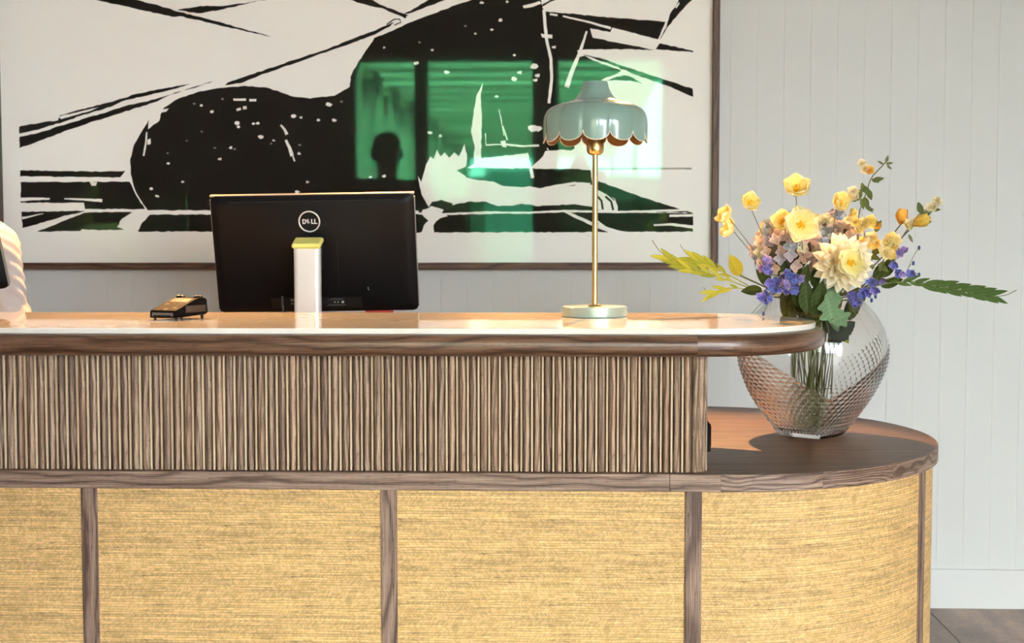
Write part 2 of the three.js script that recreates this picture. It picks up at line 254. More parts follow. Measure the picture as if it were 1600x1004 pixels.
  for (let k = 0; k < 20; k++) { part('reed', beads[k % 14], reedMats[k % 3], desk, [BX1 - 0.006, 0, BZ0 - cr - 0.012 - k * per], [0, Math.PI / 2, 0]); part('fillet', slats[k % 5], mFillet, desk, [BX1 - 0.006, 0, BZ0 - cr - 0.012 - (k + 0.5) * per], [0, Math.PI / 2, 0]); }
  // upper ledge: stone top over a full-round wooden nosing
  const LY = 1.114, LXc = 0.262, LZc = -3.105, LR = 0.303;
  const ls = new THREE.Shape(); const rs = LR - 0.002; ls.moveTo(DX0 - 0.1, -rs); ls.lineTo(LXc, -rs); ls.absarc(LXc, 0, rs, -Math.PI / 2, Math.PI / 2, false); ls.lineTo(DX0 - 0.1, rs); ls.closePath();
  { const g = new THREE.ExtrudeGeometry(ls, { depth: 0.009, bevelEnabled: true, bevelSize: 0.0018, bevelThickness: 0.0015, bevelSegments: 2, curveSegments: 96 }); g.rotateX(-Math.PI / 2); g.translate(0, LY - 0.0105, LZc);
    const tStone = dataTex(512, 512, (u, v, c) => { const k = 0.97 + 0.04 * vn(u * 5, v * 9, 5, 9) + 0.03 * (vn(u * 40, v * 40, 40, 40) - 0.5); c[0] = 248 * k; c[1] = 241 * k; c[2] = 228 * k; });
    const m = new THREE.MeshPhysicalMaterial({ map: tStone, roughness: 0.03, ior: 1.52 }); part('stone_top', uvMetres(g, 'x', 0.8, 0.8), m, desk).userData.label = 'polished white stone slab'; }
  // nosing, swept
  const ny0 = 1.0565, ny1 = 1.1018, nm = (ny0 + ny1) / 2, nh = (ny1 - ny0) / 2, prof = []; prof.push([-0.06, ny1]);
  for (let k = 0; k <= 14; k++) { const t = Math.PI * (0.5 - k / 14); prof.push([Math.sign(Math.cos(t)) * Math.pow(Math.abs(Math.cos(t)), 0.85) * 0.02 - 0.0005, nm + nh * Math.sign(Math.sin(t)) * Math.pow(Math.abs(Math.sin(t)), 0.9)]); } prof.push([-0.06, ny0]);
  const nlen = [0]; for (let i = 1; i < prof.length; i++) nlen.push(nlen[i - 1] + Math.hypot(prof[i][0] - prof[i - 1][0], prof[i][1] - prof[i - 1][1]));
  const path = (s) => { const L1 = LXc - (DX0 - 0.1), arcL = Math.PI * LR; if (s < L1) return [DX0 - 0.1 + s, LZc + LR, 0, 1]; if (s < L1 + arcL) { const t = (s - L1) / LR; return [LXc + LR * Math.sin(t), LZc + LR * Math.cos(t), Math.sin(t), Math.cos(t)]; } return [LXc - (s - L1 - arcL), LZc - LR, 0, -1]; };
  const L1 = LXc - (DX0 - 0.1), aL = Math.PI * LR, segs = [[0, 1.2], [1.2, L1 + 0.01], [L1 + 0.01, L1 + aL * 0.46], [L1 + aL * 0.46, L1 + aL], [L1 + aL, 2 * L1 + aL]];
  segs.forEach(([s0, s1], i) => {
    const n = i === 2 || i === 3 ? 40 : 4, g = grid(n, prof.length - 1, (u, v) => { const k = Math.round(v * (prof.length - 1)), p = path(lerp(s0, s1, u)); return [p[0] + p[2] * prof[k][0], prof[k][1], p[1] + p[3] * prof[k][0]]; });
    const q = g.attributes.uv; for (let j = 0; j < q.count; j++) { const k = Math.round(q.getY(j) * (prof.length - 1)); q.setXY(j, q.getX(j) * (s1 - s0) + i * 0.43, -nlen[k] / 0.25 + i * 0.31); }
    // outward facing
    const id = g.index.array; for (let t = 0; t < id.length; t += 3) { const a = id[t + 1]; id[t + 1] = id[t + 2]; id[t + 2] = a; } g.computeVertexNormals(); part('nosing', g, mNose, desk);
  });
  part('ledge_core', (() => { const g = new THREE.ExtrudeGeometry((() => { const s = new THREE.Shape(), r = LR - 0.05; s.moveTo(DX0 - 0.05, -r); s.lineTo(LXc, -r); s.absarc(LXc, 0, r, -Math.PI / 2, Math.PI / 2, false); s.lineTo(DX0 - 0.05, r); s.closePath(); return s; })(), { depth: 0.044, bevelEnabled: false, curveSegments: 32 }); g.rotateX(-Math.PI / 2); g.translate(0, ny0 + 0.0004, LZc); return g; })(), mOak, desk);
}
// ------------------------------------------------------------------ framed print
{
  const X0 = -1.984, X1 = 0.511, Y0 = 1.2145, Y1 = 2.235, W = 2048, H = Math.round(W * (Y1 - Y0) / (X1 - X0));
  const art = thing('framed_print', 'wide framed black and white brushwork print behind glass on the boarded wall', 'picture', [(X0 + X1) / 2, Y0, ZB + 0.001]);
  const cv = document.createElement('canvas'); cv.width = W; cv.height = H; const g = cv.getContext('2d');
  const paper = 'rgb(253,251,246)', ink = 'rgb(42,38,36)';
  g.fillStyle = paper; g.fillRect(0, 0, W, H);
  const k = 441.0, ar = rng(11);                                                   // tracing units per metre on the sheet
  const q = (x, y) => { const xs = x + (x - 897) * (y - 362) / 38000; return [((-1.926 + (xs - 35) / k) - X0) / (X1 - X0) * W, (Y1 - (1.322 + (362 - y) / k)) / (Y1 - Y0) * H]; };
  const poly = (pts, fill, rough = 0.7) => {
    g.fillStyle = fill; g.beginPath(); let first = true;
    for (let i = 0; i < pts.length; i += 2) { const ax = pts[i], ay = pts[i + 1], j = (i + 2) % pts.length, bx = pts[j], by = pts[j + 1], n = Math.max(1, Math.round(Math.hypot(bx - ax, by - ay) / 6)); for (let s = 0; s < n; s++) { const p = q(lerp(ax, bx, s / n) + (s ? (ar() - 0.5) * 2 * rough : 0), lerp(ay, by, s / n) + (s ? (ar() - 0.5) * 2 * rough : 0)); first ? g.moveTo(...p) : g.lineTo(...p); first = false; } }
    g.closePath(); g.fill();
  };
  const B = (...p) => poly(p, ink), Wt = (...p) => poly(p, paper), stroke = (pts, w, col = paper) => { const L = [], Rr = []; for (let i = 0; i < pts.length; i += 2) { const a = Math.max(0, i - 2), b = Math.min(pts.length - 2, i + 2), dx = pts[b] - pts[a], dy = pts[b + 1] - pts[a + 1], l = Math.hypot(dx, dy), ww = (Array.isArray(w) ? lerp(w[0], w[1], i / (pts.length - 2)) : w) / 2; L.push(pts[i] - dy / l * ww, pts[i + 1] + dx / l * ww); Rr.unshift(pts[i] + dy / l * ww, pts[i + 1] - dx / l * ww); } poly([...L, ...Rr], col, 0.35); };
  // sky strokes
  B(137, 0, 167, 7, 217, 18, 275, 31, 287, 30, 339, 42, 429, 62, 343, 38, 287, 24, 255, 14, 199, 0, 190, -8, 120, -8);
  B(283, 21, 319, 15, 358, 15, 402, 9, 462, 0, 470, -5, 445, -3, 422, 5, 350, 21, 315, 26);
  B(533, 0, 553, 7, 582, 16, 603, 20, 639, 36, 646, 33, 606, 17, 582, 6, 565, 0, 550, -8, 520, -8);
  B(400, 126, 431, 115, 479, 99, 503, 90, 534, 80, 553, 74, 586, 62, 615, 48, 622, 42, 613, 45, 586, 56, 553, 68, 534, 76, 479, 94, 398, 120, 362, 132, 358, 136, 382, 133);
  stroke([610, 45, 622, 37, 630, 37, 632, 42, 622, 46], 1.6, ink);
  // fans at the left
  B(34, 198, 69, 192, 95, 189, 98, 181, 144, 169, 173, 162, 199, 155, 217, 149, 270, 139, 304, 134, 270, 143, 231, 152, 202, 158, 179, 168, 130, 182, 110, 189, 69, 201, 34, 209);
  Wt(96, 183, 130, 175, 160, 168, 150, 173, 122, 181, 100, 187);
  B(34, 214, 64, 208, 110, 194, 162, 179, 202, 167, 248, 157, 262, 153, 339, 130, 304, 141, 270, 151, 252, 160, 180, 182, 156, 189, 116, 202, 72, 218, 34, 231);
  // reclining body and the great dark mass
  B(237, 328, 227, 314, 217, 297, 210, 272, 209, 249, 215, 227, 230, 202, 238, 189, 237, 203, 255, 190, 257, 180, 262, 170, 285, 156, 319, 145, 354, 140, 389, 137, 424, 140, 450, 149, 465, 154, 491, 157, 529, 153, 553, 139, 554, 124, 567, 100, 582, 79, 591, 65, 615, 56, 639, 45, 663, 36, 700, 23, 728, 13, 769, 0, 780, -9, 842, -9, 846, 0, 851, 22, 857, 28, 927, 35, 993, 40, 1039, 44, 1028, 70, 993, 61, 958, 52, 955, 59, 924, 53, 928, 67, 1022, 86, 998, 84, 912, 85, 908, 92, 943, 99, 974, 110, 1037, 131, 1081, 145, 1082, 157, 1048, 142, 993, 123, 975, 117, 943, 130, 905, 165, 900, 200, 900, 237, 855, 237, 834, 262, 829, 242, 783, 246, 757, 249, 735, 264, 733, 300, 672, 330, 650, 362, 640, 362, 640, 328);
  Wt(640, 33, 700, 12, 740, -4, 769, -4, 728, 12, 666, 31, 640, 39);
  B(636, 30, 690, 0, 700, -9, 750, -9, 735, -2, 690, 12, 650, 27);
  stroke([591, 64, 616, 53, 640, 41], 2.2);
  Wt(262, 172, 270, 171, 266, 176, 254, 178, 250, 177);
  // white hull strokes and flecks on the mass
  stroke([235, 207, 234, 222, 230, 244], [2, 3]); Wt(236, 219, 241, 217, 241, 226, 236, 227);
  stroke([445, 197, 451, 204, 455, 212], [3, 5]); stroke([453, 220, 459, 232, 463, 245], [4, 6]); stroke([464, 245, 467, 253], 2.5);
  stroke([371, 158, 391, 158], 3.6); stroke([396, 159, 407, 159], 4); stroke([376, 174, 383, 172], 4); stroke([386, 171, 392, 170], 5);
  for (const [x, y, r] of [[354, 157, 2], [310, 164, 2], [321, 167, 2.4], [337, 176, 3], [377, 194, 4], [379, 200, 3], [402, 195, 2.5], [409, 194, 3], [321, 207, 2], [298, 221, 2], [414, 216, 4], [434, 221, 2.4], [430, 226, 2], [342, 232, 2], [367, 232, 3], [373, 234, 2], [350, 249, 3], [269, 256, 2.6], [292, 284, 2.6], [242, 294, 3], [251, 306, 3], [268, 240, 1.6], [519, 166, 5], [528, 190, 4], [466, 184, 4], [477, 186, 2.5], [540, 162, 2.2], [504, 190, 3], [475, 228, 2], [474, 241, 3], [470, 300, 4], [487, 285, 2.5], [585, 278, 2.5], [606, 276, 3], [606, 80, 2.4], [661, 72, 2.2], [681, 84, 2.6], [732, 48, 2], [747, 60, 2.4], [773, 54, 2.8], [786, 40, 3.4], [757, 13, 3], [796, 12, 2.4], [808, 93, 2.5], [656, 104, 4], [869, 81, 3], [703, 118, 4], [807, 128, 5], [816, 119, 3.5], [780, 155, 3], [838, 110, 7], [843, 124, 4], [840, 131, 3.5], [836, 203, 8], [845, 205, 5], [678, 210, 4], [693, 215, 3]]) { const n = 7, pts = []; for (let i = 0; i < n; i++) { const a = i / n * 6.283, s = r * (0.55 + ar() * 0.6); pts.push(x + Math.cos(a) * s * 1.25, y + Math.sin(a) * s * 0.9); } poly(pts, r < 2.3 ? 'rgb(160,154,148)' : paper, 0.1); }
  // spine line and upper right planes
  stroke([853, 24, 855, 50, 858, 74, 864, 99, 865, 131, 861, 166], [5, 4.5]); Wt(848, 60, 866, 62, 866, 68, 850, 66);
  Wt(820, 18, 846, 11, 850, 15, 836, 20, 822, 22); B(851, 16, 877, 3, 895, -6, 925, -6, 884, 6, 864, 12, 850, 20); Wt(852, 20, 862, 14, 912, 2, 1000, -6, 1000, 30, 930, 34, 870, 28, 856, 27);
  B(857, 27, 927, 34, 993, 40, 1039, 44, 1028, 70, 993, 61, 960, 52, 930, 46, 880, 36, 858, 34);
  stroke([862, 31, 874, 33], 3); stroke([882, 34, 920, 43, 956, 53], [2.5, 4]);
  Wt(924, 53, 955, 59, 958, 52, 1031, 71, 1024, 86, 976, 76, 928, 67);
  Wt(912, 85, 998, 84, 1030, 88, 1083, 92, 1083, 142, 1037, 128, 974, 107, 943, 98, 910, 92); B(928, 68, 976, 77, 1022, 86, 1000, 85, 912, 84, 905, 80);
  stroke([919, 57, 913, 75, 908, 90, 896, 118, 888, 142], [3, 8]); Wt(904, 86, 912, 85, 916, 94, 908, 96);
  Wt(912, 92, 943, 102, 975, 113, 1010, 128, 1060, 147, 1082, 158, 1082, 262, 905, 262, 905, 190, 925, 145, 950, 132, 972, 117, 930, 102); B(912, 92, 943, 100, 974, 110, 1037, 131, 1081, 145, 1082, 157, 1048, 142, 993, 123, 950, 105);
  B(947, 132, 960, 128, 976, 124, 990, 128, 1004, 137, 985, 132, 962, 131);
  B(1066, -6, 1084, -6, 1083, 9, 1070, 20, 1044, 50, 1033, 68, 1031, 70, 1041, 52, 1046, 33, 1059, 13); Wt(1054, 22, 1060, 14, 1061, 17, 1056, 24);
  B(1031, 76, 1082, 88, 1081, 90, 1048, 87, 1025, 85);
  // figure: white spike, tray, skirt
  Wt(759, 134, 756, 151, 757, 175, 757, 249, 783, 246, 829, 241, 834, 262, 900, 237, 900, 264, 745, 264, 746, 228, 741, 210, 745, 175, 750, 151);
  B(757, 211, 846, 211, 846, 222, 900, 216, 900, 234, 829, 241, 783, 246, 757, 249); stroke([763, 211, 764, 229, 790, 228, 820, 231, 846, 230], [2, 3.5]); Wt(786, 223, 794, 222, 796, 233, 789, 232); stroke([784, 175, 792, 215], 1.6); stroke([790, 200, 797, 222], 2);
  B(829, 241, 857, 236, 852, 246, 834, 263);
  stroke([900, 236, 870, 252, 858, 234], 2);
  // splash, arms, hand
  B(640, 255, 672, 262, 735, 264, 900, 266, 925, 268, 928, 290, 880, 292, 846, 297, 819, 296, 788, 292, 755, 284, 733, 300, 700, 330, 650, 362, 640, 362);
  Wt(671, 259, 678, 246, 683, 250, 688, 236, 694, 246, 700, 240, 707, 248, 715, 240, 722, 246, 731, 227, 735, 249, 733, 262, 719, 268, 732, 276, 736, 281, 755, 283, 774, 285, 788, 292, 807, 296, 788, 298, 764, 296, 760, 301, 780, 300, 846, 303, 900, 297, 932, 296, 949, 303, 963, 312, 967, 325, 962, 331, 940, 330, 930, 322, 900, 319, 869, 321, 846, 322, 819, 317, 805, 321, 783, 321, 764, 314, 736, 314, 719, 319, 714, 319, 695, 313, 681, 316, 676, 324, 664, 304, 659, 276, 664, 285);
  stroke([733, 281, 755, 286, 774, 287, 790, 294, 819, 296, 846, 298, 869, 293, 900, 288, 925, 290], 5); Wt(817, 294, 832, 292, 846, 295, 844, 300, 822, 300); stroke([833, 262, 836, 280], 5);
  B(680, 318, 695, 315, 714, 321, 736, 316, 764, 316, 783, 323, 805, 322, 819, 319, 846, 323, 900, 320, 932, 324, 940, 331, 880, 330, 780, 332, 700, 333, 680, 336);
  B(931, 283, 963, 294, 998, 307, 1037, 320, 1059, 327, 1082, 333, 967, 331, 967, 323, 963, 312, 949, 303, 932, 296);
  stroke([934, 306, 942, 315, 944, 328], 3, ink); stroke([948, 308, 957, 316, 960, 329], 3, ink); stroke([936, 297, 950, 304, 962, 314], 1.5, ink);
  stroke([930, 266, 1080, 266], 2.6, 'rgb(178,172,166)');
  B(640, 336, 700, 336, 884, 332, 960, 333, 1082, 334, 1082, 362, 640, 363);
  stroke([640, 333, 700, 335, 760, 332, 830, 333, 884, 330, 960, 332, 1082, 329], [3, 3.4]); stroke([884, 330, 932, 352, 964, 363], [4, 8]); Wt(932, 340, 940, 354, 990, 364, 960, 364);
  B(930, 338, 1010, 336, 1050, 337, 1082, 342, 1082, 361, 1000, 362, 960, 355);
  stroke([1046, 338, 1082, 337], 4); stroke([1022, 352, 1050, 351, 1082, 355], [3, 5]);
  Wt(666, 328, 674, 326, 680, 322, 690, 325, 699, 328, 696, 333, 706, 338, 694, 341, 687, 346, 683, 352, 685, 365, 663, 365, 668, 352, 675, 345, 667, 338, 664, 333);
  // bars lower left
  B(35, 266, 87, 267, 167, 268, 201, 267, 193, 277, 35, 275);
  B(36, 284, 208, 284, 219, 306, 232, 326, 138, 326, 136, 316, 36, 316); stroke([36, 311, 60, 310, 82, 310], [6, 3]); stroke([105, 310, 135, 311, 165, 313], [2, 5]); Wt(145, 284, 157, 284, 155, 290, 148, 290);
  B(37, 330, 113, 329, 138, 329, 136, 331, 62, 361, 130, 360, 133, 357, 199, 358, 188, 354, 191, 343, 212, 331, 150, 331, 136, 331, 100, 340, 39, 355);
  Wt(138, 329, 145, 331, 62, 362, 39, 362, 39, 356, 100, 338); B(62, 361, 136, 332, 212, 331, 196, 341, 188, 354, 199, 358, 160, 359, 133, 357, 87, 361); stroke([38, 340, 72, 333], [4, 1]);
  stroke([140, 328, 235, 328], 2.6);
  B(221, 361, 228, 347, 240, 335, 660, 335, 660, 362); stroke([237, 331, 660, 331], 3.4); B(237, 327, 660, 327, 660, 320, 240, 320);
  const tex = new THREE.CanvasTexture(cv); tex.colorSpace = THREE.SRGBColorSpace;
  const w = X1 - X0, h = Y1 - Y0;
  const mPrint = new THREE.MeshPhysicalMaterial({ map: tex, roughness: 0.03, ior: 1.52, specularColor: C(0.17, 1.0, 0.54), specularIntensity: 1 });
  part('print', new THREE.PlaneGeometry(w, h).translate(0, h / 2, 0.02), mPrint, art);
  part('glazing', new THREE.PlaneGeometry(w, h).translate(0, h / 2, 0.024), new THREE.MeshPhysicalMaterial({ color: C(1, 1, 1), transmission: 1, thickness: 0, roughness: 0, ior: 1.4, specularIntensity: 0.05 }), art);
  const fw = 0.023, mf = wood(tOak, { color: C(0.42, 0.32, 0.27), roughness: 0.5 }), D = 0.045;
  for (const s of [-1, 1]) part('frame_rail', uvMetres(rbox(fw, h + 2 * fw, D, 0.002, s * (w / 2 + fw / 2), h / 2, D / 2, 1), 'y'), mf, art);
  part('frame_rail', uvMetres(rbox(w, fw, D, 0.002, 0, -fw / 2, D / 2, 1), 'x'), mf, art); part('frame_rail', uvMetres(rbox(w, fw, D, 0.002, 0, h + fw / 2, D / 2, 1), 'x'), mf, art);
}
// ------------------------------------------------------------------ warm spotlights above the picture
const mBlack = std(C(0.018, 0.017, 0.017), 0.4), mBrass = std(C(0.74, 0.52, 0.22), 0.28, { metalness: 1 });
const WARM = C(1, 0.50, 0.18);
function spotlight(x, aim, angle, cd, label) {
  const p = V(x, 2.42, ZB + 0.2), o = thing('spotlight', label, 'spotlight', [p.x, p.y, p.z], 0, 'spotlights above the picture');
  const tgt = V(...aim), dir = tgt.clone().sub(p).normalize(), qn = new THREE.Quaternion().setFromUnitVectors(V(0, -1, 0), dir);
  part('wall_plate', cyl(0.035, 0.035, 0.014, 20).rotateX(Math.PI / 2), mBlack, o, [0, 0.06, -0.193]);
  part('arm', tube([V(0, 0.06, -0.19), V(0, 0.075, -0.08), V(0, 0.05, 0)], 0.007, 12, 8), mBlack, o);
  const head = part('head', new THREE.LatheGeometry([[0.0, 0.085], [0.03, 0.08], [0.034, 0.02], [0.036, -0.02], [0.034, -0.02], [0.03, 0.0], [0, 0.002]].map(([a, b]) => new THREE.Vector2(a, b)), 24), mBlack, o); head.quaternion.copy(qn);
  const lens = part('lens', new THREE.CircleGeometry(0.028, 20).rotateX(Math.PI / 2).translate(0, -0.004, 0), std(C(0.8, 0.7, 0.5), 0.4, { emissive: WARM, emissiveIntensity: 4 }), head); lens.castShadow = false;
  const l = new THREE.SpotLight(WARM, cd, 0, angle, 0.35, 2); l.position.copy(p).addScaledVector(dir, 0.026); l.target.position.copy(tgt); l.target.updateMatrixWorld(); l.castShadow = true; l.shadow.radius = 0.9; scene.add(l);
}
spotlight(0.36, [0.30, 0.92, -3.22], 0.36, 8.0, 'black wall spotlight above the right end of the picture');
spotlight(-0.62, [-0.62, 1.0, -3.15], 0.40, 4.4, 'black wall spotlight above the middle of the picture');
spotlight(-1.5, [-1.5, 1.0, -3.4], 0.56, 5, 'black wall spotlight above the left end of the picture');
// ------------------------------------------------------------------ table lamp
{
  const LYb = 1.114, lx = 0.0735, lz = -3.25;
  const lamp = thing('table_lamp', 'brass table lamp with scalloped sage green metal shade on the stone ledge', 'lamp', [lx, LYb, lz]);
  const mTeal = std(C(0.225, 0.355, 0.31), 0.22, { clearcoat: 0.8, clearcoatRoughness: 0.06 }), mTealBase = std(C(0.40, 0.52, 0.47), 0.28, { metalness: 0.25, clearcoat: 0.5 });
  part('base', new THREE.LatheGeometry([[0, 0], [0.0755, 0], [0.077, 0.002], [0.077, 0.022], [0.0755, 0.0245], [0, 0.0245]].map(([a, b]) => new THREE.Vector2(a, b)), 64), mTealBase, lamp);
  part('collar', cyl(0.014, 0.016, 0.004, 24, 0, 0.0265, 0), mBrass, lamp);
  part('stem', cyl(0.0066, 0.0066, 0.37, 20, 0, 0.21, 0), mBrass, lamp);
  part('socket', new THREE.LatheGeometry([[0, 0.382], [0.012, 0.382], [0.018, 0.386], [0.0205, 0.394], [0.0205, 0.44], [0, 0.44]].map(([a, b]) => new THREE.Vector2(a, b)), 28), mBrass, lamp);
  const pf = [[0.553, 0.0286], [0.535, 0.0335], [0.52, 0.0425], [0.510, 0.0545], [0.503, 0.078], [0.496, 0.099], [0.486, 0.1135], [0.472, 0.121], [0.455, 0.1235], [0.43, 0.1235], [0.40, 0.1225]];
  const rAt = (y) => { for (let i = 1; i < pf.length; i++) if (y >= pf[i][0]) { const t = (pf[i - 1][0] - y) / (pf[i - 1][0] - pf[i][0]); return lerp(pf[i - 1][1], pf[i][1], t); } return pf[pf.length - 1][1]; };
  const curve = new THREE.CatmullRomCurve3(pf.map(([y, r]) => V(r, y, 0)));
  const surf = (off) => (u, v) => {
    const a = u * Math.PI * 2, ph = ((a * 12 / (2 * Math.PI) + 0.5) % 1 + 1) % 1 * 2 - 1, lobe = Math.sqrt(Math.max(0, 1 - ph * ph * 0.92));   // 12 petals
    const p = curve.getPoint(Math.min(1, v * 1.0)), bottom = 0.432 - 0.0225 * Math.sqrt(Math.max(0, 1 - ph * ph));
    const y = p.y > 0.46 ? p.y : lerp(0.46, bottom, (0.46 - p.y) / 0.06), crease = lerp(0.35, 1, sstep(p.x, 0.03, 0.11));
    const r = (p.x + off) * (1 - 0.045 * crease * (1 - lobe));
    return [r * Math.sin(a), y, r * Math.cos(a)];
  };
  const sh = part('shade', grid(12 * 16, 40, surf(0)), mTeal, lamp);
  { const id = sh.geometry.index.array; for (let t = 0; t < id.length; t += 3) { const a = id[t + 1]; id[t + 1] = id[t + 2]; id[t + 2] = a; } sh.geometry.computeVertexNormals(); }
  part('shade_lining', grid(12 * 16, 40, surf(-0.0018)), std(C(0.36, 0.19, 0.08), 0.35, { metalness: 0.3 }), lamp).userData.label = 'copper brown inside of the shade';
  { const o = surf(0), pts = []; for (let i = 0; i < 12 * 24; i++) pts.push(V(...o(i / (12 * 24), 1))); part('shade_rim', new THREE.TubeGeometry(new THREE.CatmullRomCurve3(pts, true), 12 * 24, 0.0011, 5, true), std(C(0.75, 0.72, 0.6), 0.4), sh); }
  const bulb = part('bulb', new THREE.LatheGeometry([[0.012, 0.44], [0.013, 0.452], [0.02, 0.47], [0.022, 0.484], [0.016, 0.5], [0, 0.506]].map(([a, b]) => new THREE.Vector2(a, b)), 20), std(C(0.85, 0.85, 0.82), 0.3), lamp); bulb.userData.label = 'unlit white bulb';
}
// ------------------------------------------------------------------ monitors
const font = await new FontLoader().loadAsync('fonts/droid/droid_sans_bold.typeface.json');
function monitor(label, pos, rot, roll, sx = 0) {
  const W = 0.567, H = 0.335, foot = 0.81, o = thing('monitor', label, 'monitor', [pos[0] + sx, foot, pos[2] + 0.09]);
  const hd = new THREE.Group(); const head = part('screen_housing', (() => {
    // back shell: shallow rounded pan, deeper in the middle
    const nx = 40, ny = 26, f = (side) => grid(nx, ny, (u, v) => {
      const x = (u - 0.5) * 2, y = (v - 0.5) * 2, ex = 1 - Math.pow(Math.abs(x), 10), ey = 1 - Math.pow(Math.abs(y), 8), k = Math.max(0, Math.min(ex, ey)), mid = Math.exp(-Math.pow(x / 0.55, 4) - Math.pow((y + 0.1) / 0.75, 4));
      const corner = Math.max(0, Math.hypot(Math.max(0, Math.abs(x) * W / 2 - (W / 2 - 0.012)), Math.max(0, Math.abs(y) * H / 2 - (H / 2 - 0.012))) - 0.012), cx = Math.sign(x) * corner * 0.7, cy = Math.sign(y) * corner * 0.7;
      return [x * W / 2 - cx, y * H / 2 - cy, side ? 0.004 + 0.013 * Math.pow(k, 0.35) + 0.012 * mid : -0.012];
    });
    const rim = (() => { const pts = []; const n = nx; const b = f(1).attributes.position, a = f(0).attributes.position; const ring = []; for (let i = 0; i <= nx; i++) ring.push(i); for (let j = 1; j <= ny; j++) ring.push(j * (nx + 1) + nx); for (let i = nx - 1; i >= 0; i--) ring.push(ny * (nx + 1) + i); for (let j = ny - 1; j >= 0; j--) ring.push(j * (nx + 1)); return grid(ring.length - 1, 1, (u, v) => { const id = ring[Math.round(u * (ring.length - 1))], s = v < 0.5 ? a : b; return [s.getX(id), s.getY(id), s.getZ(id)]; }); })();
    return merge([f(1), f(0), rim]);
  })(), std(C(0.005, 0.005, 0.006), 0.42, { specularIntensity: 0.4 }), o);
  head.position.set(-sx * 0, pos[1] - foot, -0.09); head.rotation.order = 'YXZ'; head.rotation.set(rot[0], rot[1], roll);
  part('bezel', (() => { const list = [box(W + 0.001, 0.004, 0.016, 0, H / 2, -0.004), box(0.003, H - 0.02, 0.014, -W / 2, 0, -0.005), box(0.003, H - 0.02, 0.014, W / 2, 0, -0.005)]; return merge(list); })(), std(C(0.33, 0.32, 0.31), 0.35, { metalness: 0.5 }), head).userData.label = 'thin silver rim';
  part('screen', box(W - 0.03, H - 0.03, 0.002, 0, 0, -0.0132), std(C(0.02, 0.02, 0.025), 0.1), head);
  part('vent', rbox(W * 0.83, 0.004, 0.004, 0.0018, 0.004, H / 2 - 0.015, 0.018), std(C(0.003, 0.003, 0.003), 0.5), head);
  for (const s of [-1, 1]) part('seam', box(0.0014, 0.13, 0.002, 0.01 + s * 0.056, -0.018, 0.0286), std(C(0.004, 0.004, 0.004), 0.6), head);
  const badge = part('badge', new THREE.TorusGeometry(0.0285, 0.0021, 8, 40), std(C(0.85, 0.85, 0.86), 0.35, { metalness: 0.4 }), head, [-0.006, 0.098, 0.0292]);
  const tg = (t, s) => { const g = new TextGeometry(t, { font, size: s, depth: 0.0012, curveSegments: 4, bevelEnabled: false }); g.computeBoundingBox(); return g; };
  const d = tg('D', 0.0135), e = tg('E', 0.011), l1 = tg('L', 0.0135), l2 = tg('L', 0.0135); e.translate(-0.0036, -0.0055, 0).rotateZ(0.34).translate(-0.0042, 0.0006, 0); d.translate(-0.0208, -0.0065, 0); l1.translate(0.0035, -0.0065, 0); l2.translate(0.012, -0.0065, 0);
  part('lettering', merge([d, e, l1, l2]), std(C(0.85, 0.85, 0.86), 0.4), badge, [0.0002, 0, -0.0005]);
  { const cv = document.createElement('canvas'); cv.width = 512; cv.height = 64; const g = cv.getContext('2d'); g.fillStyle = '#131313'; g.fillRect(0, 0, 512, 64); g.fillStyle = '#bdbdbd'; for (let i = 0; i < 14; i++) g.fillRect(110 + i * 3 + (i % 3), 8, 1.6, 14); for (let i = 0; i < 9; i++) g.fillRect(112 + i * 4, 32, 2.4, 8); g.fillStyle = '#8f8f8f'; g.fillRect(338, 10, 66, 2); g.fillRect(318, 16, 80, 1.5); g.fillRect(318, 46, 100, 2.4); g.fillStyle = '#cfcfcf'; g.beginPath(); g.arc(357, 30, 4.5, 0, 7); g.fill(); g.beginPath(); g.arc(375, 30, 4, 0, 7); g.fill(); g.beginPath(); g.arc(402, 30, 7.5, 0, 7); g.fill();
    const t = new THREE.CanvasTexture(cv); t.colorSpace = THREE.SRGBColorSpace; const lp = part('label_plate', new THREE.PlaneGeometry(0.258, 0.032), new THREE.MeshPhysicalMaterial({ map: t, roughness: 0.35 }), head, [0.0, -0.135, 0.0296]); lp.userData.label = 'dark plate with tiny print'; }
  part('lock_mark', tube([V(0, 0.005, 0), V(0, -0.002, 0), V(0.003, -0.004, 0)], 0.0008, 6, 5), std(C(0.7, 0.7, 0.7), 0.5), head, [0.146, -0.098, 0.0215]);
  // stand: silver riser with yellow cap, on a flat foot
  const sxp = -0.002, sw = 0.074, top = 1.282 - foot;
  part('riser', rbox(sw, top, 0.034, 0.014, sxp, top / 2, 0.018, 5), std(C(0.95, 0.95, 0.95), 0.3, { metalness: 0.45 }), o);
  part('riser_cap', (() => { const g = rbox(0.08, 0.016, 0.062, 0.0075, sxp, 0, 0, 4); g.rotateX(0.32); g.translate(0, top + 0.005, 0.014); return g; })(), std(C(0.88, 0.84, 0.24), 0.45), o).userData.label = 'pale yellow cap';
  part('hinge', rbox(0.07, 0.07, 0.05, 0.008, sxp, pos[1] - foot - 0.01, -0.02), mBlack, o);
  part('foot', rbox(0.24, 0.014, 0.17, 0.006, 0, 0.0075, -0.01), std(C(0.5, 0.5, 0.5), 0.4, { metalness: 0.6 }), o);
  part('cable', tube([V(-0.085, pos[1] - foot - 0.118, -0.045), V(-0.082, pos[1] - foot - 0.15, -0.035), V(-0.072, pos[1] - foot - 0.2, -0.04), V(-0.06, 0.1, -0.05), V(-0.05, 0.02, -0.08)], 0.004, 24, 8), mBlack, o);
  return o;
}
monitor('black monitor seen from behind with round logo and silver stand, behind the ledge', [-0.6958, 1.2576, -3.8075], [0.2372, 0.00875], 0.01474);
